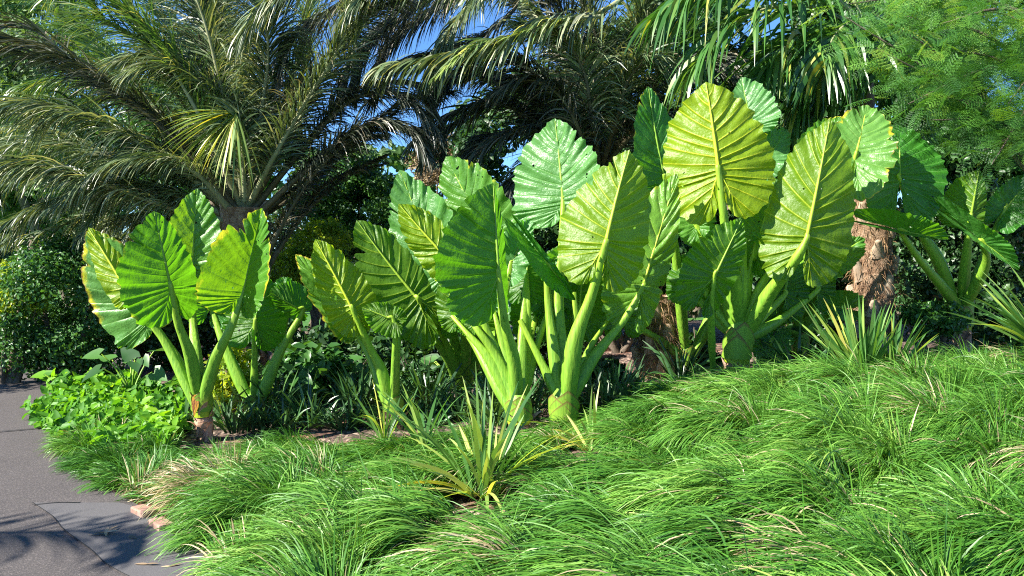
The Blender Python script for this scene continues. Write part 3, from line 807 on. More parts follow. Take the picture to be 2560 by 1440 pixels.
ear_plant('elephant ear with tall yellow ribbed leaf and swollen bright green stem, centre of the bed', (1405, 1096, 6.9), (1410, 970, 6.9), 0.115, 0.14, [
    dict(A=(1408, 512, 7.4), T=(1393, 290, 7.5), w=(128, 100), a=(-12, 22), f='T', col=T_P, lobe=0.20, via=((1400, 740, 7.2), (1405, 880, 7.0)), tr=((3.6, .45, .22),), rib=.017, ruffle=.02),
    dict(A=(1512, 618, 6.7), T=(1566, 368, 6.75), w=(120, 104), a=(-8, -30), f='U', col=(0.6, 0.15, 0.2), lobe=0.34, via=((1478, 740, 6.75), (1436, 860, 6.8)), tl=((2.6, .5, .2), (4.6, .5, .18)), r0=.068, rib=.020, cup=.2),
    dict(A=(1606, 720, 7.25), T=(1694, 430, 7.3), w=(98, 52), a=(8, -15), f='T', col=(0.75, 0.35, 0.35), lobe=0.30, via=((1560, 800, 7.2), (1480, 900, 7.05)), ruffle=.022, r0=.05),
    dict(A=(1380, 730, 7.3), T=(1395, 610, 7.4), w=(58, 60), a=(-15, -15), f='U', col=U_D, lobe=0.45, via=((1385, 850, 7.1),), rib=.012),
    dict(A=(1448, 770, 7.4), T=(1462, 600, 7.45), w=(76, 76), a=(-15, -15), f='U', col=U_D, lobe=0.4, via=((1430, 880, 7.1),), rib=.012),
    dict(A=(1365, 655, 7.0), T=(1440, 752, 7.0), w=(14, 34), a=(30, 60), f='T', col=T_D, lobe=1.0, rib=.012, via=((1372, 780, 7.0), (1385, 880, 6.95)), ruffle=.022, bend=-.15),
    dict(A=(1400, 640, 7.2), T=(1500, 575, 7.1), w=(22, 12), a=(30, 40), f='T', col=T_P, lobe=0.4, rib=.010, via=((1395, 800, 7.1),)),
], extra=[(((1385, 860, 7.0), (1372, 760, 7.1), (1365, 690, 7.2)), .045, .016), (((1470, 880, 7.1), (1520, 800, 7.3)), .04, .016), (((1350, 900, 6.95), (1300, 800, 7.0)), .045, .02), (((1440, 870, 7.15), (1435, 730, 7.2)), .05, .022)])

# --- right of centre
ear_plant('elephant ear with the tallest yellow ribbed leaf, stem in shade beside the short palm stump', (1838, 935, 7.9), (1850, 800, 7.9), 0.125, 0.12, [
    dict(A=(1797, 432, 7.45), T=(1770, 200, 7.45), w=(134, 134), a=(-8, -12), f='U', col=U_Y, lobe=0.44, via=((1812, 560, 7.5), (1835, 700, 7.75)), rib=.021, r0=.06),
    dict(A=(2015, 602, 7.4), T=(2082, 292, 7.35), w=(112, 104), a=(-5, -30), f='U', col=(0.5, 0.1, 0.2), lobe=0.30, via=((1985, 655, 7.45), (1920, 740, 7.7)), rib=.021, r0=.07),
    dict(A=(1786, 692, 7.2), T=(1855, 548, 7.15), w=(82, 52), a=(25, -30), f='U', col=(0.1, 0.2, 0.2), lobe=0.55, via=((1778, 780, 7.3),), e=(1782, 930, 7.7), tl=((5.3, .4, .25),), k=-2.5, rib=.013, r0=.03, ruffle=.022),
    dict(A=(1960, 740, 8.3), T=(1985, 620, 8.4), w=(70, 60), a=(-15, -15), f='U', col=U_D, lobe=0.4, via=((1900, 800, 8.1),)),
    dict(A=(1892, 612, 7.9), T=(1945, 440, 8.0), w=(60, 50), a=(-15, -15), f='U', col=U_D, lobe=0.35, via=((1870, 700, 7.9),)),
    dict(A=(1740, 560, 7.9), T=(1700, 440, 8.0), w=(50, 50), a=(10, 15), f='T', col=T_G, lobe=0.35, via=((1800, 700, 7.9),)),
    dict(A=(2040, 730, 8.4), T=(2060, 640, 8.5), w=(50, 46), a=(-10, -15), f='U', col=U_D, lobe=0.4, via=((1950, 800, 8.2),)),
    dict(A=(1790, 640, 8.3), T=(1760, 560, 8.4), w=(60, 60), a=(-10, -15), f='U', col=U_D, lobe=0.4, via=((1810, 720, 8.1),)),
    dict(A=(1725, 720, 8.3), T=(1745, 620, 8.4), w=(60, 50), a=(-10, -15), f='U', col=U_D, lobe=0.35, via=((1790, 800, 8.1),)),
    dict(A=(1955, 640, 7.8), T=(1880, 580, 7.8), w=(22, 30), a=(20, 35), f='T', col=T_P, lobe=0.3, via=((1900, 720, 7.85),)),
], extra=[(((1780, 760, 8.0), (1740, 660, 8.1)), .05, .018), (((1900, 720, 7.9), (1935, 640, 8.0)), .05, .02), (((1815, 720, 7.9), (1800, 640, 8.0)), .06, .022), (((1858, 700, 7.8), (1862, 600, 7.9)), .055, .02)])

ear_plant('elephant ear behind the tallest one with pale blue green leaves', (1700, 940, 8.8), (1720, 860, 8.8), 0.085, 0.1, [
    dict(A=(1662, 455, 8.2), T=(1612, 214, 8.2), w=(62, 62), a=(40, -30), f='T', col=(0.0, 0.35, 0.0), lobe=0.2, via=((1690, 640, 8.4),)),
    dict(A=(1880, 312, 8.8), T=(1848, 192, 8.9), w=(46, 70), a=(15, 10), f='T', col=(0.0, 0.0, 1.0), lobe=0.2, via=((1890, 420, 8.8), (1850, 650, 8.8))),
    dict(A=(1912, 408, 8.8), T=(1968, 318, 8.9), w=(50, 44), a=(20, 5), f='T', col=(0.0, 0.0, 1.0), lobe=0.35, via=((1880, 560, 8.8),)),
    dict(A=(1555, 800, 8.6), T=(1545, 700, 8.7), w=(50, 60), a=(-20, 10), f='U', col=U_D, lobe=0.4, rib=.012, k=-1),
])

ear_plant('elephant ear with big yellow edged leaf, in front of the tall palm trunk', (2000, 900, 8.9), (2000, 800, 8.9), 0.085, 0.1, [
    dict(A=(2138, 395, 7.95), T=(2172, 256, 8.1), w=(72, 92), a=(10, 5), f='T', col=(0.45, 0.85, 1.0), lobe=0.62, via=((2090, 560, 8.2), (2040, 700, 8.6)), tr=((6.6, .4, .2), (8.5, .5, .12))),
    dict(A=(2035, 405, 8.2), T=(2098, 286, 8.2), w=(60, 44), a=(20, 15), f='T', col=(0.3, 0.5, 0.0), lobe=0.3, via=((2020, 560, 8.4),)),
    dict(A=(2078, 655, 8.4), T=(2160, 590, 8.4), w=(40, 44), a=(20, 15), f='T', col=(0.2, 0.2, 0.3), lobe=0.35, via=((2040, 740, 8.6),)),
    dict(A=(1965, 720, 8.4), T=(1930, 830, 8.4), w=(46, 50), a=(-20, -15), f='U', col=U_D, lobe=0.35, via=((1985, 700, 8.5),)),
    dict(A=(2110, 770, 8.8), T=(2040, 760, 8.6), w=(30, 44), a=(10, 15), f='T', col=T_D, lobe=0.5),
    dict(A=(1930, 850, 8.5), T=(1910, 920, 8.4), w=(50, 50), a=(10, 15), f='T', col=(0, 0, .5), lobe=0.4),
])

ear_plant('elephant ear farthest from the path, dappled by the feathery tree', (2405, 850, 8.8), (2405, 735, 8.8), 0.10, 0.12, [
    dict(A=(2250, 450, 8.3), T=(2252, 306, 8.5), w=(88, 104), a=(25, -10), f='T', col=(0.0, 0.0, 0.0), lobe=0.62, via=((2290, 560, 8.5), (2345, 650, 8.6)), r0=.06),  # shade of the feathery tree put into the leaf colour
    dict(A=(2250, 575, 8.0), T=(2372, 602, 7.9), w=(44, 8), a=(50, 60), f='T', col=(0.1, 0.0, 0.3), lobe=0.9, via=((2300, 650, 8.2), (2350, 710, 8.5)), bend=-0.1),
    dict(A=(2426, 548, 8.4), T=(2448, 425, 8.3), w=(76, 30), a=(-20, -30), f='U', col=U_G, lobe=0.2, via=((2418, 620, 8.5),), r0=.05),
    dict(A=(2452, 600, 8.1), T=(2552, 676, 8.0), w=(36, 10), a=(50, 60), f='T', col=(0.05, 0.0, 0.3), lobe=1.1, via=((2465, 660, 8.3),), bend=-0.12, ruffle=.022),
    dict(A=(2512, 525, 8.6), T=(2590, 430, 8.6), w=(44, 60), a=(20, 20), f='T', col=T_D, lobe=0.4, via=((2470, 620, 8.7),)),
])


# ------------------------------------------------------------------ palms
def frond(palm, pts, mat, rmat, ll=0.48, lw=0.024, n=110, droop=1.0, r0=0.035, lift=0.25, spread=0.25, start=0.16, label=None, ang=0.9, seed=None):
    """one feather frond: PTS rachis points; leaflets in several planes along it"""
    global rng
    C = catmull([np.array(p) for p in pts], 60)
    V, Q, a = tube(C[::3], [r0, r0 * 0.6, r0 * 0.35, r0 * 0.12], 20, 6)
    a['tint'] = np.full(len(V), 0.5)
    rc = mk('frond', V, Q, rmat, palm, True, {'t': a['t'], 'tint': a['tint']})
    T = norm(np.gradient(C, axis=0))
    s = np.repeat(np.linspace(start, 0.995, n), 2)
    sg = np.tile([-1.0, 1.0], n)
    k = s * 59; i0 = np.clip(k.astype(int), 0, 58); f = (k - i0)[:, None]
    P = C[i0] * (1 - f) + C[i0 + 1] * f
    t = T[i0]
    side = norm(np.cross(t, np.array([0, 0, 1.0])))
    up = np.cross(side, t)
    aa = ang * (1.0 - 0.45 * s) + rng.normal(0, 0.10, len(s))
    plane = lift + rng.normal(0, spread, len(s))
    D = t * np.cos(aa)[:, None] + (side * (sg * np.cos(plane))[:, None] + up * np.sin(plane)[:, None]) * np.sin(aa)[:, None]
    L = ll * (0.55 + 0.9 * np.sin(np.pi * np.clip(s * 0.85 + 0.12, 0, 1))) * rng.uniform(0.8, 1.15, len(s)) * np.where(s < start + 0.05, 0.6, 1)
    V, Q, a = strips(P, D, L, lw * rng.uniform(0.7, 1.2, len(s)), droop * rng.uniform(0.4, 1.5, len(s)), 5, rng.normal(0, 0.9, len(s)), prof=[0.5, 1, 1, 0.8, 0.45, 0.04])
    lf = mk('leaflets', V, Q, mat, rc, True, a)
    if label: rc['label'] = label
    return rc


def palm_trunk(palm, b, t, r, stubs=40, fibre=900, sr=1.0):
    b = np.array(b); t = np.array(t)
    V, Q, a = tube([b, b * .66 + t * .34, b * .33 + t * .67, t], [r * 1.05, r, r, r * 1.1], 40, 20, 1, 0.08)
    tr = mk('trunk', V, Q, M_PALMBARK, palm, True, a)
    Ht = np.linalg.norm(t - b); d = (t - b) / Ht
    parts = []
    for i in range(stubs):
        z = Ht * (i + 0.5) / stubs; th = i * 2.4
        o3 = np.array([math.cos(th), math.sin(th), 0])
        p = b + d * z + o3 * r * 0.85
        q = p + o3 * 0.050 + np.array([rng.uniform(-.02, .02), 0, 0.11])
        e = q + o3 * rng.uniform(0.01, .05) + np.array([0, 0, rng.uniform(0.03, 0.09)])
        Vv, Qq, aa = tube([p, q, e], [0.085, 0.048, 0.030], 8, 8, 0.5, .10)
        Vv = np.vstack([Vv[:64], Vv[56:64].mean(0)[None]])
        cap = np.array([(56 + j, 56 + (j + 1) % 8, 56 + (j + 2) % 8, 64) for j in range(0, 8, 2)])
        mk('leaf_base', Vv, np.vstack([Qq, cap]), M_STUB, palm, True, {'t': np.append(aa['t'][:64], 1)})
    n = fibre
    th = rng.uniform(0, 2 * np.pi, n); z = rng.uniform(0, Ht, n)
    o3 = np.stack([np.cos(th), np.sin(th), np.zeros(n)], 1)
    P = b + d * z[:, None] + o3 * r * 0.97
    D = o3 * 0.6 + rng.normal(0, 0.8, (n, 3))
    V, Q, a = strips(P, D, rng.uniform(0.05, 0.20, n), 0.006, 2.0, 4)
    mk('fibre', V, Q, M_FIBRE, palm, True, a)
    return tr


def P3(pts):
    return [at(*p) for p in pts]


# palm standing left of the frame; the tips of its fronds throw the streaked shade on the path
pbl = Vector((-8.2, 2.6, 0.0))
pl_ = empty('date_palm', pbl, 'feather palm outside the left edge whose frond shades the near end of the path', 'palm tree', 'feather palms')
palm_trunk(pl_, pbl, Vector((-8.2, 2.6, 2.6)), .24, 24, 200)
for (dx, dy, dz) in ((3.2, .15, 0.1), (2.6, -1.2, .6), (1.6, -2.4, .6), (-2.6, .6, .4), (-1.5, -2.2, .7), (-2.0, 2.2, .5)):
    c_ = np.array([-8.2, 2.6, 2.6])
    frond(pl_, [c_, c_ + np.array([dx * .35, dy * .35, .75]), c_ + np.array([dx * .7, dy * .7, .75]), c_ + np.array([dx, dy, dz])], M_DATE, M_RACHIS, ll=.5, droop=.8, n=60, lw=.03, r0=.04, spread=.12, lift=.0)


# date palm on the left
D1 = 10.8
c1 = at(610, 520, D1)
pb = Vector((c1.x, c1.y, -0.02))
palm = empty('date_palm', pb, 'large grey green feather palm arching over the left end of the bed', 'palm tree', 'feather palms')
palm_trunk(palm, pb, c1, 0.26, 36, 500)
L1 = [
    # left, low and drooping, silvery
    ([(600, 560, 10.8), (430, 520, 10.3), (230, 450, 9.9), (60, 410, 9.6), (-60, 440, 9.4)], M_DATE, .46, 1.4),
    ([(600, 560, 10.8), (480, 500, 10.6), (330, 470, 10.4), (160, 500, 10.2), (0, 560, 10)], M_DATE, .42, 1.2),
    ([(600, 540, 10.8), (430, 410, 10.4), (260, 310, 10.1), (80, 260, 9.9), (-80, 280, 9.7)], M_DATE, .50, 1.3),
    ([(600, 540, 10.8), (440, 440, 11.0), (280, 390, 11.2), (100, 360, 11.4), (-60, 380, 11.5)], M_DATE, .50, 1.2),
    ([(600, 530, 10.8), (420, 330, 10.6), (240, 190, 10.4), (60, 110, 10.2), (-100, 90, 10)], M_DATED, .52, 1.0),
    ([(600, 530, 10.8), (450, 350, 11.4), (300, 170, 11.8), (150, 40, 12), (20, -60, 12)], M_DATEG, .55, 0.9),
    ([(605, 520, 10.8), (500, 290, 10.3), (400, 130, 10.1), (285, 10, 10.0), (160, -80, 10)], M_DATEG, .60, 1.0),
    ([(605, 520, 10.8), (560, 260, 10.6), (525, 100, 10.4), (485, -20, 10.2), (430, -140, 10)], M_DATE, .58, 1.2),
    ([(610, 520, 10.8), (600, 280, 11.2), (560, 80, 11.5), (500, -80, 11.7)], M_DATEG, .55, 1.0),
    ([(615, 520, 10.8), (650, 300, 10.6), (670, 120, 10.3), (640, -40, 10.0)], M_DATE, .55, 1.4),
    ([(620, 520, 10.8), (690, 320, 11.2), (750, 130, 11.4), (790, -40, 11.4)], M_DATEG, .50, 1.0),
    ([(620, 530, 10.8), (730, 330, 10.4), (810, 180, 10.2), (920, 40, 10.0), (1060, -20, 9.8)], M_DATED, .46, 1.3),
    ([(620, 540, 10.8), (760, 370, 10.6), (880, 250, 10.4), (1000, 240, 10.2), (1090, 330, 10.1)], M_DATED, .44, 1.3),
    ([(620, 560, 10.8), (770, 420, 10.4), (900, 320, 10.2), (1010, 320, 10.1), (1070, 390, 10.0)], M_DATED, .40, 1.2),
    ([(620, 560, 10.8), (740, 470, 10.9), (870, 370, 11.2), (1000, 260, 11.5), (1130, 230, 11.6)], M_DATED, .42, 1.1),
    ([(640, 700, 10.6), (700, 570, 10.4), (780, 440, 10.3), (880, 350, 10.3), (960, 340, 10.3)], M_DATED, .22, 0.9),
    ([(650, 700, 10.9), (740, 560, 10.9), (850, 450, 11), (960, 390, 11)], M_DATED, .18, 0.9),
    ([(600, 560, 10.8), (500, 440, 10.2), (400, 400, 10.0), (270, 420, 9.8), (150, 520, 9.7)], M_DATE, .38, 1.2),
    ([(600, 520, 10.8), (520, 380, 11.6), (380, 240, 12.2), (200, 200, 12.4), (40, 220, 12.5)], M_DATEG, .5, 1.2),
    ([(610, 520, 10.8), (590, 370, 10.4), (540, 250, 10.2), (430, 170, 10.1), (330, 180, 10)], M_DATE, .5, 1.2),
    ([(620, 520, 10.8), (680, 400, 10.2), (760, 260, 10.0), (850, 110, 9.8), (900, -60, 9.7)], M_DATE, .42, 1.0),
    ([(610, 520, 10.8), (560, 330, 12), (450, 120, 12.8), (330, -60, 13)], M_DATEG, .6, 1.0),
    ([(590, 560, 10.8), (470, 560, 11.0), (360, 540, 11.2), (240, 570, 11.3)], M_DATE, .4, 1.1),
]
for pts, m, ll, dr in L1:
    frond(palm, P3(pts), m, M_RACHIS if m is not M_DATED else M_RACHISD, ll=ll, droop=dr * 1.3, n=210, r0=0.045, lw=0.016)
    q = [(a + rng.uniform(-50, 50) * i / 4, b + rng.uniform(-45, 45) * i / 4, c + rng.uniform(.1, .6)) for i, (a, b, c) in enumerate(pts)]
    frond(palm, P3(q), m, M_RACHISD, ll=ll * .95, droop=dr * 1.3, n=170, r0=0.035, lw=0.016)
    if pts[-1][0] > 620: continue
    q = [(a + rng.uniform(-90, 90) * i / 4, b + rng.uniform(-80, 80) * i / 4, c + rng.uniform(.5, 1.3)) for i, (a, b, c) in enumerate(pts)]
    frond(palm, P3(q), m, M_RACHISD, ll=ll, droop=dr * 1.3, n=130, r0=0.035, lw=0.022)
# young yellow green frond bending over in the middle of the crown
n = 70
aa_ = np.linspace(math.pi * 1.02, math.pi * 1.62, n)
P = np.array(at(600, 285, 10.0)) + rng.normal(0, 0.012, (n, 3)) + np.linspace(0, 1, n)[:, None] * np.array([-0.05, 0, 0.02])
Dd = np.stack([np.cos(aa_), -0.25 + rng.normal(0, .12, n), np.sin(aa_) + 0.25], 1)
V1 = strips(P, Dd, rng.uniform(0.65, 1.0, n), 0.026, 0.7, 6, rng.normal(0, 0.5, n))
V, Q, a = join([V1])
yf = mk('young_frond', V, Q, M_YOUNG, palm, True, a)
yf['label'] = 'young yellow green frond with leaflets fanned and hanging'
frond(palm, P3([(612, 500, 10.6), (608, 400, 10.3), (600, 300, 10.0), (590, 240, 9.95)]), M_DATE, M_RACHIS, ll=.35, droop=1.6, n=50)

# second palm in the centre
D2 = 11.5
c2 = at(1500, 420, D2)
pb2 = Vector((c2.x, c2.y, float(H(c2.x, c2.y)) - .05))
palm2 = empty('date_palm', pb2, 'dark brownish feather palm behind the centre of the bed', 'palm tree', 'feather palms')
palm_trunk(palm2, pb2, c2, 0.26, 30, 400)
L2 = [
    ([(1490, 430, 11.5), (1400, 260, 11.1), (1290, 150, 10.9), (1160, 140, 10.7), (1090, 230, 10.6)], M_DATED, .52, 1.4),
    ([(1490, 430, 11.5), (1360, 320, 11.2), (1240, 260, 11.0), (1120, 300, 10.8), (1060, 400, 10.7)], M_DATED, .45, 1.3),
    ([(1490, 430, 11.5), (1400, 340, 10.9), (1290, 330, 10.6), (1190, 390, 10.5), (1150, 470, 10.4)], M_DATED, .45, 1.2),
    ([(1495, 430, 11.5), (1470, 200, 11.2), (1400, 30, 11.0), (1300, -80, 10.9)], M_DATED, .55, 1.1),
    ([(1500, 430, 11.5), (1520, 220, 11.1), (1480, 60, 10.9), (1420, -60, 10.8)], M_DATE, .50, 1.2),
    ([(1500, 430, 11.5), (1560, 230, 11.2), (1600, 70, 11.0), (1640, -60, 11)], M_DATE, .50, 1.3),
    ([(1505, 430, 11.5), (1600, 260, 11.2), (1700, 170, 11.0), (1800, 180, 10.9), (1880, 260, 10.8)], M_DATED, .50, 1.4),
    ([(1500, 430, 11.5), (1590, 330, 10.9), (1690, 300, 10.7), (1780, 370, 10.6)], M_DATED, .45, 1.3),
    ([(1490, 430, 11.5), (1420, 380, 10.7), (1340, 400, 10.5), (1270, 480, 10.4)], M_DATED, .42, 1.2),
    ([(1495, 430, 11.5), (1440, 220, 12), (1340, 60, 12.3), (1220, -20, 12.5), (1100, 0, 12.6)], M_DATED, .5, 1.2),
    ([(1500, 430, 11.5), (1540, 300, 10.6), (1570, 200, 10.4), (1620, 160, 10.3), (1700, 220, 10.2)], M_DATE, .45, 1.6),
    ([(1480, 430, 11.5), (1380, 290, 11.9), (1260, 210, 12.1), (1120, 180, 12.2)], M_DATED, .5, 1.3),
    ([(1480, 440, 11.5), (1450, 330, 10.5), (1400, 240, 10.3), (1330, 200, 10.2), (1240, 230, 10.1)], M_DATED, .45, 1.4),
    ([(1500, 430, 11.5), (1480, 300, 10.5), (1460, 180, 10.2), (1400, 90, 10.0), (1290, 60, 9.9)], M_DATE, .45, 1.4),
    ([(1490, 500, 11.5), (1400, 470, 11.0), (1300, 500, 10.8), (1220, 570, 10.8)], M_DATED, .4, 1.0),
]
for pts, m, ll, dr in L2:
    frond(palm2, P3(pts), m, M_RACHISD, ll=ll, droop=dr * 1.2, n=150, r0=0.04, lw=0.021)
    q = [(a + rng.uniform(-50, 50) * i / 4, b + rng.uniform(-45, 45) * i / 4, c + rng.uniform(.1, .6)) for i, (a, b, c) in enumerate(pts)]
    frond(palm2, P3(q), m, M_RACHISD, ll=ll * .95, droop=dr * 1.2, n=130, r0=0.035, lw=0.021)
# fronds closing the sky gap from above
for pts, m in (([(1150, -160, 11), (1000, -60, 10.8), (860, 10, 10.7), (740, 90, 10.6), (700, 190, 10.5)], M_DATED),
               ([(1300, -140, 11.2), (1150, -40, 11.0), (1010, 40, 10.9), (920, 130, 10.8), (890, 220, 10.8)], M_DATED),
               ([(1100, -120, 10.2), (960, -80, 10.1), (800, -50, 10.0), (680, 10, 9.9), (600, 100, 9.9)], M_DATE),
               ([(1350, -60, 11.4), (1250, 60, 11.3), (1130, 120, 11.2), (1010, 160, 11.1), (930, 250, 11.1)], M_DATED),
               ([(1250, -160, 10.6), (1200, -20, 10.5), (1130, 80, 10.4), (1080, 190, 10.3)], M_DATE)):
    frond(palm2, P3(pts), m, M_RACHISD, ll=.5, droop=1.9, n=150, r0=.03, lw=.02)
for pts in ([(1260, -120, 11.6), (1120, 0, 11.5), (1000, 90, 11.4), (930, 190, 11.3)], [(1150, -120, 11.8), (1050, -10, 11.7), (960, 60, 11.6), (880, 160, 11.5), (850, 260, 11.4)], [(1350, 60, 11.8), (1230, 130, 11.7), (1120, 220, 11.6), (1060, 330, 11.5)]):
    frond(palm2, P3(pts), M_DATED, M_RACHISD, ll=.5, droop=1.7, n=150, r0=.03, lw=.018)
# sunlit frond coming in from this palm over the sky gap, yellowing at its tip
frond(palm2, P3([(1700, -120, 10.4), (1520, 20, 10.1), (1380, 60, 9.9), (1220, 120, 9.8), (1060, 150, 9.7), (960, 170, 9.6)]), M_DATE, M_RACHIS, ll=.55, droop=2.2, n=130, lw=.028)
frond(palm2, P3([(1500, 40, 9.9), (1400, 52, 9.75), (1290, 88, 9.65), (1180, 118, 9.6), (1090, 190, 9.5)]), M_YOUNG, M_RACHIS, ll=.26, droop=1.4, n=60, lw=.022, r0=.02)
frond(palm2, P3([(1500, -60, 9.8), (1300, -30, 9.7), (1100, -40, 9.6), (960, -40, 9.6), (860, 40, 9.5)]), M_DATE, M_RACHIS, ll=.5, droop=2.0, n=120, lw=.026)

# third palm with broad glossy leaflets
D3 = 10.6
c3 = at(2160, 60, D3)
pb3 = Vector((c3.x, c3.y, float(H(c3.x, c3.y)) - .05))
palm3 = empty('glossy_palm', pb3, 'palm with broad glossy hanging leaflets above the tallest elephant ear', 'palm tree')
V, Q, a = tube([np.array(pb3), np.array(pb3) * .5 + np.array(c3) * .5 + np.array([.05, 0, 0]), np.array(c3)], [.13, .11, .10], 20, 14, 1, .04)
mk('trunk', V, Q, M_BRANCH, palm3, True, a)
L3 = [
    ([(2160, 60, 10.6), (2020, -60, 10.3), (1880, -80, 10.0), (1740, -30, 9.8), (1640, 40, 9.7)], .85, 1.8),
    ([(2150, 70, 10.6), (2040, 20, 10.2), (1920, 20, 9.9), (1800, 80, 9.7), (1740, 160, 9.6)], .80, 1.7),
    ([(2150, 80, 10.6), (2050, 80, 10.4), (1960, 120, 10.2), (1890, 200, 10.1)], .70, 1.7),
    ([(2160, 60, 10.6), (2060, -30, 10.9), (1920, -60, 11.1), (1760, -20, 11.3), (1660, 100, 11.4)], .8, 1.7),
    ([(2170, 60, 10.6), (2120, 60, 10.0), (2080, 100, 9.7), (2060, 170, 9.6)], .65, 1.8),
    ([(2170, 60, 10.6), (2200, 60, 10.1), (2210, 110, 9.9), (2200, 180, 9.8)], .65, 1.9),
    ([(2170, 60, 10.6), (2260, 20, 10.8), (2360, 40, 10.9), (2440, 120, 11)], .7, 1.7),
    ([(2160, 90, 10.6), (2080, 140, 10.7), (2020, 210, 10.7), (1990, 290, 10.7)], .6, 1.7),
    ([(2160, 60, 10.6), (2100, -60, 10.6), (2000, -120, 10.5), (1880, -130, 10.4)], .8, 1.8),
    ([(2160, 90, 10.6), (2120, 170, 10.9), (2050, 260, 11), (1960, 330, 11)], .6, 1.6),
    ([(2160, 90, 10.6), (2230, 170, 10.9), (2270, 260, 11), (2290, 340, 11)], .6, 1.6),
    ([(2130, 80, 10.8), (1980, 130, 11.1), (1840, 200, 11.2), (1740, 300, 11.3)], .7, 1.6),
]
for pts, ll, dr in L3:
    frond(palm3, P3(pts), M_GLOSSY, M_RACHIS, ll=ll, lw=.052, n=48, droop=dr, lift=0.05, spread=.3, r0=.03, ang=1.05)

# palm stumps with cut leaf bases
for (px, py0, py1, Y, r, lab) in ((2188, 800, 455, 9.0, .19, 'tall palm trunk with cut leaf bases and loose brown fibre'), (1640, 945, 740, 8.9, .19, 'short palm trunk with pale cut leaf bases among green stalks')):
    b = at(px + 5, py0, Y); b.z = float(H(b.x, b.y)) - .05; t = at(px - 15 if px > 2000 else px, py1, Y)
    ps = empty('palm_trunk', b, lab, 'palm trunk', 'palm trunks standing in the bed')
    palm_trunk(ps, b, t, r, 26 if px > 2000 else 20, 2600)


# ------------------------------------------------------------------ bushes and trees
def blob_points(n, c, rad, clumps, clump_r, shell=0.55, seed=0):
    """points in clumps spread through an ellipsoid's volume"""
    r = np.random.default_rng(seed)
    cc = norm(r.normal(0, 1, (clumps, 3))) * (r.uniform(shell, 1.0, clumps) ** 0.5)[:, None]
    cc = cc * np.array(rad) + np.array(c)
    k = r.integers(0, clumps, n)
    p = norm(r.normal(0, 1, (n, 3))) * (r.random(n) ** 0.45)[:, None]
    sz = r.uniform(0.6, 1.25, clumps)[k]
    out = cc[k] + p * sz[:, None] * clump_r * np.array([1, 1, 0.75])
    return out, norm(p + 0.35 * norm(out - np.array(c)) + np.array([0, 0, .4])), k, r


def bush(name, label, cat, px, py, Y, wpx, hpx, depth, n, leaf, mat, clumps=26, group=None, clump=0.28, base=None, trunk=True, seed=1, trunk_r=0.05, spread=1.0, limbs=5):
    """leafy bush or crown centred on pixel (px, py) at distance Y, WPX x HPX pixels large"""
    c = at(px, py, Y); s = Y / F
    rad = (wpx * s / 2, depth, hpx * s / 2)
    bz = float(H(c.x, c.y)) if base is None else base
    o = empty(name, (c.x, c.y, bz), label, cat, group)
    cr = clump * min(rad[0], rad[2]) * 2
    P, N, k, r = blob_points(n, c, (rad[0] - cr * .4, rad[1], rad[2] - cr * .4), clumps, cr, seed=seed)
    P[:, 2] = np.maximum(P[:, 2], bz + .03)
    M = rand_rot(n, N, spread)
    tint = np.clip(r.random(clumps)[k] * 0.5 + r.random(n) * 0.5, 0, 1)
    V, Q, a = scatter(LEAF_V, LEAF_Q, P, M, leaf * r.uniform(0.6, 1.3, n), tint)
    mk('foliage' if cat != 'tree' else 'crown', V, Q, mat, o, True, a)
    if trunk:
        parts = []
        for i in range(limbs):
            e = np.array(c) + norm(r.normal(0, 1, 3)) * np.array(rad) * 0.75
            e[2] = max(e[2], bz + 0.4)
            b = np.array([c.x + r.normal(0, .05), c.y, bz - .05])
            m = b * .5 + e * .5 + np.array([0, 0, -.1 * rad[2]])
            Vv, Qq, aa = tube([b, m, e], [trunk_r, trunk_r * .6, trunk_r * .15], 10, 7, 1, .06)
            parts.append((Vv, Qq, aa))
        V, Q, a = join(parts)
        mk('trunk' if cat == 'tree' else 'stems', V, Q, M_BRANCH, o, True, a)
    return o


bush('shrub', 'dense dark small leaved shrub hanging over the far end of the path', 'shrub', 165, 770, 10.6, 330, 400, .8, 26000, .05, M_BUSHM, 60, clump=.20, seed=2)
bush('shrub', 'yellow green shrub in front of the dark one at the far end of the path', 'shrub', 20, 745, 10.2, 200, 180, .4, 5000, .04, M_BUSHY, 24, clump=.22, seed=3)
bush('shrub', 'low olive green shrub top behind the dark shrub by the lawn', 'shrub', 230, 650, 12.5, 300, 160, .6, 9000, .05, M_BUSHO, 30, seed=4)
bush('tree', 'pale rounded tree standing on the distant lawn', 'tree', 0, 620, 38, 110, 110, 1.5, 5000, .22, M_BUSHO, 20, seed=5)
bush('tree', 'dark tree in deep shade behind the distant lawn, near the pale rounded tree', 'tree', 130, 480, 46, 520, 330, 4, 9000, .55, M_BUSHD, 40, seed=6, trunk_r=.25)
bush('tree', 'tall mid green tree behind the left fronds of the large palm', 'tree', 180, 330, 24, 640, 560, 2.5, 42000, .13, M_FARTREE, 60, seed=7, trunk_r=.2, clump=.14)
bush('tree', 'tall loose tree behind the crown of the large palm', 'tree', 520, 330, 21, 420, 520, 2, 26000, .13, M_BUSHM, 44, seed=8, trunk_r=.2, clump=.15)
bush('tree', 'thin tree at the upper corner behind the outermost palm frond', 'tree', 60, 60, 26, 420, 330, 2, 14000, .13, M_FARTREE, 26, seed=31, trunk_r=.16, clump=.18, base=0.0)
bush('shrub', 'rounded glossy green bush under the arching fronds', 'shrub', 900, 520, 14, 330, 280, .9, 26000, .065, M_BUSHM, 60, seed=9, clump=.17)
bush('shrub', 'taller dark bush beside the rounded glossy one', 'shrub', 760, 600, 15.5, 330, 300, .9, 16000, .07, M_BUSHD, 44, seed=10, clump=.2)
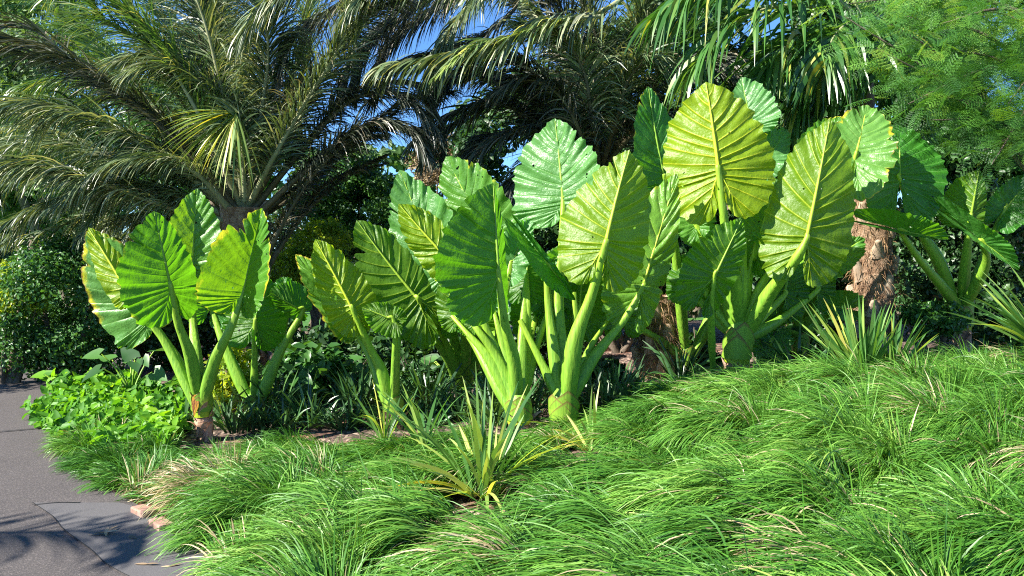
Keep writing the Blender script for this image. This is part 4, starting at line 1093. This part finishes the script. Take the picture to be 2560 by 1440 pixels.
bush('shrub', 'bright yellow green shrub between the two left plants and the third', 'shrub', 790, 640, 12, 170, 230, .5, 7000, .055, M_BUSHY, 30, seed=11, clump=.2)
bush('shrub', 'small yellow green shrub at the foot of the large palm', 'shrub', 700, 700, 11.6, 130, 160, .3, 3000, .05, M_BUSHY, 16, seed=12)
bush('shrub', 'dry brown twiggy bush above the rounded glossy one', 'shrub', 1085, 400, 17, 130, 150, .6, 9000, .05, M_DEAD, 26, seed=13, spread=3)
bush('tree', 'distant tree line visible below the sky gap', 'tree', 850, 440, 60, 900, 150, 4, 9000, .6, M_FARTREE, 40, seed=14, trunk_r=.3)
bush('tree', 'dark tree behind the second palm', 'tree', 1330, 420, 16, 440, 520, 1.5, 22000, .12, M_BUSHD, 60, seed=15, trunk_r=.12, clump=.16)
bush('tree', 'dark tree behind the tallest elephant ear', 'tree', 1720, 330, 16, 620, 760, 1.8, 32000, .13, M_BUSHD, 80, seed=16, trunk_r=.12, clump=.14)
bush('tree', 'dark tree behind the glossy palm', 'tree', 2180, 300, 15, 620, 820, 1.8, 32000, .13, M_BUSHD, 80, seed=17, trunk_r=.12, clump=.14)
bush('tree', 'dark tree behind the feathery tree', 'tree', 2520, 340, 14, 520, 900, 1.6, 26000, .13, M_BUSHM, 70, seed=18, trunk_r=.12, clump=.15)
bush('shrub', 'deep green undergrowth shrub below the feathery tree', 'shrub', 2420, 640, 10.4, 420, 380, .5, 14000, .07, M_BUSHD, 44, seed=19)
bush('shrub', 'small green shrub with oval leaves at the foot of the tall palm trunk', 'shrub', 2330, 800, 8.7, 170, 110, .25, 2200, .05, M_BUSHM, 20, seed=20)
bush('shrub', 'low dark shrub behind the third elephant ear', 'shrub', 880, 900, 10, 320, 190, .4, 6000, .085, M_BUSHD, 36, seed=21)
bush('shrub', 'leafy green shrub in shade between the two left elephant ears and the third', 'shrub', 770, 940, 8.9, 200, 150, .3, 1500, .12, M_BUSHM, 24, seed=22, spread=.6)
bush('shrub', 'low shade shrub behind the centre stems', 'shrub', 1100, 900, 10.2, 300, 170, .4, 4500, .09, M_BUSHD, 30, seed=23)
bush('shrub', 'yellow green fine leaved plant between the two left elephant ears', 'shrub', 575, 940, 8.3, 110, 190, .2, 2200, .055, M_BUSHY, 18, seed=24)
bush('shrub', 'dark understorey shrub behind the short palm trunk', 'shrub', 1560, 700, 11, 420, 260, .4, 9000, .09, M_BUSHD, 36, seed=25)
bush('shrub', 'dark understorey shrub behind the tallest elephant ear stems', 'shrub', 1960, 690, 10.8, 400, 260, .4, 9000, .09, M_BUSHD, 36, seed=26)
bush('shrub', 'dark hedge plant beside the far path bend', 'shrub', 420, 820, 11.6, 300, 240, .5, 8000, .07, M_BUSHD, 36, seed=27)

for i, (px, py, Y, w, h, m, lab) in enumerate((
    (850, 990, 9.4, 240, 120, M_BUSHD, 'low dark ground plant left of the third stem'),
    (1060, 960, 9.6, 220, 150, M_BUSHD, 'low dark ground plant right of the third stem'),
    (1230, 930, 9.8, 200, 160, M_BUSHM, 'leafy ground plant behind the large dark ribbed leaf'),
    (1480, 950, 9.0, 150, 110, M_BUSHD, 'low dark ground plant right of the swollen green stem'),
    (1370, 860, 10.4, 230, 160, M_BUSHD, 'dark shrub seen between the centre stalks'),
    (1740, 900, 9.6, 130, 130, M_BUSHD, 'dark low plant right of the short palm trunk'),
    (2030, 860, 9.6, 200, 170, M_BUSHD, 'dark low plant left of the tall palm trunk'),
    (2500, 800, 9.6, 260, 170, M_BUSHD, 'dark low plant under the farthest elephant ear'),
    (690, 900, 10.2, 200, 230, M_BUSHD, 'dark shrub between the shaded second and the third elephant ear'))):
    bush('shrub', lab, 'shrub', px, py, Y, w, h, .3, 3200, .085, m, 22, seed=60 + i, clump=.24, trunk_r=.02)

bush('shrub', 'shrub left of the frame that shades the far end of the path', 'shrub', -560, 791, 9.0, 350, 440, .6, 6000, .06, M_BUSHM, 30, seed=90)

# small arum plants by the path
def heart_plant(label, px, py, Y, n, hgt, size, mat, seed, group='small heart leaved plants'):
    c = at(px, py, Y)
    o = empty('heart_leaved_plant', c, label, 'plant', group)
    r = np.random.default_rng(seed)
    parts, st = [], []
    hv = [(0, .12, 0), (.30, -.12, .05), (.42, .12, .08), (.34, .45, .05), (0, .45, -.05), (-.34, .45, .05), (-.42, .12, .08), (-.30, -.12, .05), (.14, .8, .0), (0, 1, -.1), (-.14, .8, .0)]
    hq = [(0, 1, 2, 4), (2, 3, 8, 4), (4, 8, 9, 10), (4, 10, 5, 6), (0, 4, 6, 7)]
    for i in range(n):
        th = r.uniform(0, 6.28); e = np.array(c) + np.array([math.cos(th) * hgt * .7, math.sin(th) * hgt * .5, hgt * r.uniform(.55, 1)])
        d = np.array([math.cos(th), math.sin(th), -.3]); d /= np.linalg.norm(d)
        z = norm(np.array([-.1, -.5, .9]) + r.normal(0, .25, 3)); x = norm(np.cross(d, z)); y = np.cross(z, x)
        M = np.stack([x, y, z], -1)[None]
        parts.append(scatter(hv, hq, [e], M, size * r.uniform(.7, 1.2), np.array([r.random()])))
        st.append(tube([np.array(c), (np.array(c) + e) / 2 + [0, 0, .04], e], [.012, .006], 8, 6))
    V, Q, a = join(parts); mk('foliage', V, Q, mat, o, True, a)
    V, Q, a = join(st); q = mk('stalks', V, Q, M_PET, o, True, a); q.color = (.3, 0, 0, 1)


heart_plant('arum with paddle shaped sunlit leaves behind the ground cover', 330, 985, 8.9, 9, .42, .22, M_BUSHM, 1)
heart_plant('small arum beside the path at the far edge of the ground cover', 150, 985, 9.3, 7, .22, .16, M_COVER, 2)
heart_plant('arum with greyish leaves in shade left of the third elephant ear', 800, 985, 9.2, 8, .40, .24, M_BUSHM, 3)
heart_plant('arum with dark leaves behind the centre stems', 1120, 960, 9.4, 8, .35, .22, M_BUSHM, 4)
heart_plant('arum in the gap behind the shaded second elephant ear', 720, 1010, 8.6, 9, .30, .20, M_BUSHM, 5)
heart_plant('arum with blue green leaves behind the shaded green stem', 1930, 900, 8.8, 8, .35, .26, M_BUSHM, 6)


# ------------------------------------------------------------------ strap leaved clumps
def clump(label, px, py, Y, n, L, W, mat, lean=(0, 0, 0), droop=.9, seed=0, up=1.0, group='strap leaved clumps', yellow=0, sp=.05):
    c = at(px, py, Y)
    o = empty('strap_leaved_plant', c, label, 'plant', group)
    r = np.random.default_rng(seed)

    def blades(n, mat, name, L, lean, droop):
        th = r.uniform(0, 6.283, n); k = r.uniform(.15, 1, n)
        D = np.stack([np.cos(th) * k, np.sin(th) * k, up * r.uniform(.6, 1.2, n)], 1) + np.array(lean)
        P = np.array(c) + np.stack([np.cos(th), np.sin(th), np.zeros(n)], 1) * sp * r.random(n)[:, None] + np.array([0, 0, -.03])
        V, Q, a = strips(P, D, L * r.uniform(.55, 1.1, n), W * r.uniform(.7, 1.2, n), droop * r.uniform(.3, 1.5, n), 8, r.normal(0, .7, n), r.random(n), prof=[.7, .9, 1, 1, .85, .6, .05])
        mk(name, V, Q, mat, o, True, a)
    blades(n, mat, 'foliage', L, lean, droop)
    if yellow: blades(yellow, M_STRAPY, 'yellowed_foliage', L * .95, (-.25, -.1, -.35), .7)
    return o


clump('strap leaved clump with yellowed blades lying in the long grass', 1205, 1225, 5.0, 34, .72, .026, M_STRAP, (.05, 0, .25), .8, 1, yellow=44, up=1.0, sp=.09)
clump('strap leaved clump at the foot of the two centre stems', 1470, 1115, 5.95, 20, .50, .024, M_STRAPY, (-.6, 0, .1), .9, 2)
clump('strap leaved clump bending right of the third elephant ear', 1060, 1100, 6.0, 20, .50, .024, M_STRAP, (-.3, 0, .3), .9, 3)
clump('strap leaved clump with long arching blade at the third elephant ear', 960, 1085, 6.2, 14, .45, .022, M_STRAP, (-.1, 0, .4), .9, 23)
clump('dark strap leaved clump beside the scaly brown trunk', 455, 1085, 7.6, 44, .42, .028, M_STRAPD, (-.25, -.1, .3), .9, 4)
clump('large pale strap leaved clump below the tall palm trunk', 2150, 925, 7.3, 70, .66, .030, M_STRAP, (-.25, -.1, .45), .45, 5, sp=.14)
clump('small strap leaved clump right of the large pale one', 2240, 900, 7.4, 24, .45, .028, M_STRAP, (.25, -.1, .45), .4, 6, sp=.12)
clump('strap leaved clump spreading in from the right edge', 2600, 850, 7.2, 60, .75, .030, M_STRAP, (-.7, -.1, .2), .5, 7, sp=.14)
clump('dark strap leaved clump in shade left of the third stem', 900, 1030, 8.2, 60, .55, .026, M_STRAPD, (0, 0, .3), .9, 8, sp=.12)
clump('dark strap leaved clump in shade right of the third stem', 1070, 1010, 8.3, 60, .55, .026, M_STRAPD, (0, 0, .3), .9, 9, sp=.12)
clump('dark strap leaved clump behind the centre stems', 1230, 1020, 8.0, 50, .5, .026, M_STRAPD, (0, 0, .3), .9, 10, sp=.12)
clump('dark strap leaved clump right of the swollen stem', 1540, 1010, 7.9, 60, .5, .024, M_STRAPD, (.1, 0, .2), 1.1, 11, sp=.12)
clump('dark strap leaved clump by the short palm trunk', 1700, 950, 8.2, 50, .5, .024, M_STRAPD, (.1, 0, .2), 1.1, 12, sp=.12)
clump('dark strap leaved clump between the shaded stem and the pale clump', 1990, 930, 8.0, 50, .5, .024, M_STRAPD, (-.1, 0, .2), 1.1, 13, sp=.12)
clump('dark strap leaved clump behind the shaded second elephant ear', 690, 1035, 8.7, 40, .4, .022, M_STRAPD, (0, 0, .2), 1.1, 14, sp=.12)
clump('strap leaved tuft poking up from the long grass', 2090, 1270, 4.6, 9, .36, .014, M_STRAPD, (0.05, 0, .9), .2, 15, sp=.04)


def undergrowth():
    r = np.random.default_rng(33)
    PP = []
    for i in range(64):
        px = 560 + (i % 32) * 33 + r.uniform(-20, 20)
        if i < 32: py = 1018 + r.uniform(-25, 40) - max(0, px - 1350) * .12; hh = 1.5 if px < 1200 else 1.38
        else:
            if px > 1330: continue
            py = 1062 + r.uniform(-12, 12); hh = 1.52
        Y = hh * F / (py - 620); c = at(px, py, Y)
        PP.append((c.x, c.y, c.z - .03, .42 if i < 32 else .30))
    PP = np.array(PP); k = r.integers(0, len(PP), len(PP) * 36); n = len(k)
    th = r.uniform(0, 6.283, n); kk = r.uniform(.15, 1, n)
    D = np.stack([np.cos(th) * kk, np.sin(th) * kk, r.uniform(.6, 1.3, n)], 1)
    P = PP[k, :3] + np.stack([np.cos(th), np.sin(th), 0 * th], 1) * .12 * r.random(n)[:, None]
    V, Q, a = strips(P, D, PP[k, 3] * r.uniform(.55, 1.1, n), .023 * r.uniform(.6, 1.2, n), r.uniform(.3, 1.7, n), 8, r.normal(0, .7, n), r.random(n), prof=[.7, .9, 1, 1, .85, .6, .05])
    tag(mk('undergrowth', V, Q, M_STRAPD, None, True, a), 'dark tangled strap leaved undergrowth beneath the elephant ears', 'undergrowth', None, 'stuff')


undergrowth()


# ------------------------------------------------------------------ feathery tree
def feathery_tree():
    tr = at(2720, 400, 8.8)
    b = Vector((tr.x, tr.y, float(H(tr.x, tr.y)) - .05))
    o = empty('feathery_tree', b, 'tree with fine feathery leaves reaching in over the right end of the bed', 'tree')
    V, Q, a = tube([b, np.array(b) + [.05, 0, 1.2], np.array(b) + [-.1, 0, 2.4], np.array(b) + [-.05, 0, 4]], [.11, .09, .07, .04], 20, 10, 1, .05)
    mk('trunk', V, Q, M_BRANCH, o, True, a)
    # one compound leaf: rachis with paired pinnae of tiny leaflets
    bv, bq = [], []
    for i in range(7):
        y0 = .15 + i * .13
        for sg in (-1, 1):
            ln = .34 * math.sin(math.pi * (.25 + i * .09))
            for j in range(7):
                f = (j + 1) / 7.5
                x = sg * ln * f; y = y0 + ln * f * .55
                dx, dy = sg * .5, .85
                for s2 in (-1, 1):
                    k = len(bv); l = .060; ww = .014
                    ex, ey = x + (-dy * s2 * sg) * l * .8, y + (dx * s2 * sg) * l * .8
                    zz = -.10 * (y * y) - .25 * x * x
                    bv += [(x, y, zz), ((x + ex) / 2 + ww * dx, (y + ey) / 2 + ww, zz), (ex, ey, zz - .015), ((x + ex) / 2 - ww * dx, (y + ey) / 2 - ww, zz)]
                    bq.append((k, k + 1, k + 2, k + 3))
    r = np.random.default_rng(44)
    tips = [(2110, 40, 8.6), (2190, 120, 8.4), (2180, 30, 8.8), (2290, 170, 8.4), (2350, 240, 8.2), (2330, 300, 8.1), (2450, 380, 8.0), (2480, 300, 8.2), (2380, 120, 8.6), (2500, 180, 8.5),
            (2560, 60, 8.5), (2260, 40, 8.9), (2440, 20, 8.9), (2560, 370, 8.2), (2270, 260, 8.3), (2480, 410, 7.9), (2520, 260, 8.0), (2350, 60, 8.3), (2120, 10, 8.7), (2460, 240, 8.6)]
    TT, P, D = [], [], []
    for i, t in enumerate(tips):
        e = np.array(at(*t))
        s0 = np.array(b) + np.array([0, 0, 1.3 + .11 * i])
        m = s0 * .45 + e * .55 + np.array([0, 0, .25])
        Vv, Qq, aa = tube([s0, m, e], [.035, .018, .005], 14, 6, 1, .05)
        mk('branch', Vv, Qq, M_BRANCH, o, True, aa)
        C = catmull([s0, m, e], 30)
        k = 90
        bt = r.uniform(.1, .9)
        for q in range(k):
            f = r.uniform(.42, 1.0)
            p = C[int(f * 29)] + r.normal(0, 1, 3) * np.array([.17, .26, .10])
            TT.append(np.clip(bt * .9 + r.normal(0, .22), 0, 1)); P.append(p); D.append(norm(p - C[int(f * 29)] + (e - s0) * .15 + np.array([-.15, -.1, -.12])))
    P = np.array(P); D = np.array(D); n = len(P)
    z = norm(np.array([-.15, -.25, .95]) + r.normal(0, .60, (n, 3)))
    x = norm(np.cross(D, z)); y = norm(np.cross(z, x)); z = np.cross(x, y)
    M = np.stack([x, y, z], -1)
    V, Q, a = scatter(bv, bq, P, M, r.uniform(.14, .30, n), np.array(TT))
    Q = Q[r.random(len(Q)) > .08]
    mk('crown', V, Q, M_FEATHER, o, True, a)


feathery_tree()


# ------------------------------------------------------------------ ground cover and long grass
def cover():
    n = 6500
    r = np.random.default_rng(5)
    poly = [(70, 1020), (130, 960), (300, 935), (450, 960), (470, 1040), (420, 1100), (250, 1105), (160, 1080)]
    pw = [at(px, py, 1.45 / ((py - 620) / F)) for px, py in poly]
    X0, X1 = min(p.x for p in pw), max(p.x for p in pw); Y0, Y1 = min(p.y for p in pw), max(p.y for p in pw)
    pts = r.uniform((X0, Y0), (X1, Y1), (n * 3, 2))

    def inside(p):
        c = np.zeros(len(p), bool); j = len(pw) - 1
        for i in range(len(pw)):
            a, b = pw[i], pw[j]
            hit = ((a.y > p[:, 1]) != (b.y > p[:, 1])) & (p[:, 0] < (b.x - a.x) * (p[:, 1] - a.y) / (b.y - a.y + 1e-9) + a.x)
            c ^= hit; j = i
        return c
    pts = pts[inside(pts)][:n]; n = len(pts)
    hz = .09 + .07 * np.sin(pts[:, 0] * 5) * np.cos(pts[:, 1] * 4) + .04 * np.sin(pts[:, 0] * 13 + pts[:, 1] * 9)
    P = np.column_stack([pts, hz * r.uniform(.25, 1.15, n) + .05])
    M = rand_rot(n, np.tile([-.25, -.5, .9], (n, 1)), 1.0)
    V, Q, a = scatter(LEAF_V, LEAF_Q, P, M, r.choice([.06, .08, .11], n) * r.uniform(.6, 1.3, n), np.clip(r.random(n) * .55 + .45 * hz / .2, 0, 1))  # mound tops lighter, hollows darker: shade between them painted into the tint
    tag(mk('ground_cover', V, Q, M_COVER, None, True, a), 'bright yellow green leafy ground cover beside the path', 'ground cover', None, 'stuff')


cover()


def grass():
    r = np.random.default_rng(11)
    mc = np.array([(x + r.uniform(-.2, .2), y + r.uniform(-.16, .16)) for y in np.arange(2.2, 8.8, .42) for x in np.arange(-4.2, 6.8, .55)])
    cs = []
    step = .13
    for y in np.arange(2.4, 8.7, step):
        for x in np.arange(-4.0, 6.6, step):
            X = x + r.uniform(-.07, .07); Y = y + r.uniform(-.07, .07)
            back = 7.02 - .15 * smooth((-X - .8) / .6) - .55 * math.exp(-((X + 2.35) / .35) ** 2) - .30 * math.exp(-((X - .2) / .5) ** 2) + .75 * smooth((-X - 2.75) / .45) + .10 * math.sin(X * 2) + .95 * smooth((X - .8) / .7) + .35 * smooth((X - 3) / 1.5) + .15 * smooth((-X - 1.2) / 1)
            if Y > back or X < edge_x(Y) + .02 + .24 * smooth((6.0 - Y) / 1.0): continue
            if abs(X) > Y * .66 + .5: continue
            if ((X + .17) / .38) ** 2 + ((Y - 4.62) / .50) ** 2 < 1: continue
            if ((X + .62) / .22) ** 2 + ((Y - 5.75) / .35) ** 2 < 1 or ((X - .5) / .22) ** 2 + ((Y - 5.7) / .35) ** 2 < 1: continue
            cs.append((X, Y, back - Y))
    cs = np.array(cs); m = len(cs)
    sx, sy, bk = cs[:, 0], cs[:, 1], cs[:, 2]
    dd = np.linalg.norm(cs[:, None, :2] - mc[None], axis=2); ni = dd.argmin(1)
    rv = (cs[:, :2] - mc[ni]) / .34
    hm = r.uniform(.55, 1.25, len(mc))[ni]                      # each tussock its own height
    mt = r.normal(.42, .14, len(mc))[ni]; mf = r.normal(0, .35, len(mc))[ni]
    hum = np.clip(1 - (rv ** 2).sum(1) * .8, 0, 1) * hm
    low = np.clip(.20 + bk / 1.3, 0, 1) * (1 - .45 * np.clip(1.2 - sx, 0, 1) * np.clip((sy - 4.9) / 1.2, 0, 1))
    k = np.sort(r.integers(0, m, 230000))
    n = len(k)
    th = r.uniform(0, 6.283, n); rad = .08 * np.sqrt(r.random(n))
    P = np.column_stack([sx[k] + np.cos(th) * rad, sy[k] + np.sin(th) * rad, np.zeros(n)])
    ed = np.clip((P[:, 0] - edge_x(P[:, 1]) - .1) * 2.0, 0, 1)
    P[:, 2] = H(P[:, 0], P[:, 1]) + .015 + .18 * hum[k] * ed * low[k]
    fa = math.pi * 1.04 + .5 * np.sin(sx * .9 + sy * 1.3) + mf
    flow = np.column_stack([np.cos(fa), np.sin(fa), np.zeros(m)])[k]
    fs = (.60 + .45 * np.clip(np.sin(sx * 1.1 + 1.2) * .5 + .5, 0, 1))[k][:, None]
    rd = np.column_stack([np.cos(th), np.sin(th), np.zeros(n)])
    ra = np.column_stack([rv, np.zeros(m)])[k]
    D = ra * .80 + rd * r.uniform(.05, .30, n)[:, None] + flow * fs + np.array([0, 0, 1.0]) * r.uniform(.35, .95, n)[:, None]
    strag = r.random(n) < .02
    D[strag] += np.column_stack([r.normal(0, .5, strag.sum()), r.normal(0, .5, strag.sum()), np.full(strag.sum(), .8)])
    tint = np.clip(mt[k] * .75 + r.normal(.14, .17, n), 0, .94)
    straw = np.exp(-(((sx + 1.95) / .34) ** 2 + ((sy - 5.40) / .24) ** 2)) * .7
    dead = r.random(n) < .015 + straw[k] + .25 * (np.sin(sx * 3.3 + sy * 2.2) * np.sin(sx * 1.7 - sy * 2.9) > .8)[k]
    tint[dead] = r.uniform(.965, 1, dead.sum())
    L = r.uniform(.18, .40, n) * (.45 + .55 * low[k]) * (.8 + .2 * hm[k])
    V, Q, a = strips(P, D, L, r.uniform(.004, .0085, n), r.uniform(1.0, 2.8, n), 6, r.normal(0, .6, n), tint, prof=[.7, 1, 1, .9, .65, .05])
    tag(mk('long_grass', V, Q, M_GRASS, None, True, a), 'long arching green grass covering the front of the bed', 'grass', None, 'stuff')


grass()

# ------------------------------------------------------------------ small things
def brick(px, py, ang, lab):
    Y = 1.54 / ((py - 620) / F); c = at(px, py, Y)
    w, d, h = .085, .045, .03
    V = np.array([(sx * w, sy * d, sz * h) for sz in (-1, 1) for sy in (-1, 1) for sx in (-1, 1)], float)
    ca, sa = math.cos(ang), math.sin(ang)
    V[:, :2] = V[:, :2] @ np.array([[ca, sa], [-sa, ca]])
    V += np.array([c.x + .05, c.y + .03, .038])
    Q = [(0, 2, 3, 1), (4, 5, 7, 6), (0, 1, 5, 4), (2, 6, 7, 3), (0, 4, 6, 2), (1, 3, 7, 5)]
    o = mk('edging_brick', V, Q, M_BRICK, None, False, None, (c.x, c.y, .03))
    b = o.modifiers.new('bevel', 'BEVEL'); b.width = .009; b.segments = 2
    return tag(o, lab, 'brick', 'edging bricks along the path')


brick(333, 1284, -.75, 'pale pink edging brick farther along the path, half under grass')
brick(376, 1318, -.85, 'pale pink edging brick nearer to the fallen dry leaf')


def litter(px, py, n, L, lab, seed):
    Y = 1.56 / ((py - 620) / F); c = at(px, py, Y)
    r = np.random.default_rng(seed)
    th = np.arange(n) * 6.283 / n + r.uniform(-.4, .4, n)
    D = np.column_stack([np.cos(th), np.sin(th), r.uniform(0.0, .25, n)])
    V, Q, a = strips(np.tile([c.x, c.y, .046], (n, 1)), D, L * r.uniform(.5, 1.2, n), .018, .25, 5, r.normal(0, .2, n))
    V[:, 2] = np.maximum(V[:, 2], .040)
    tag(mk('fallen_leaf', V, Q, M_DEAD, None, True, a, (c.x, c.y, .04)), lab, 'dry leaf')


litter(264, 1342, 6, .11, 'star shaped dry leaf lying on the smooth path patch', 1)
litter(368, 1424, 2, .07, 'small dry leaf on the path at the bottom of the frame near the grass', 2)
litter(322, 1352, 1, .05, 'tiny dry leaf scrap beside the star shaped one', 3)
litter(425, 1430, 2, .06, 'small dry leaf scrap touching the overhanging grass', 4)
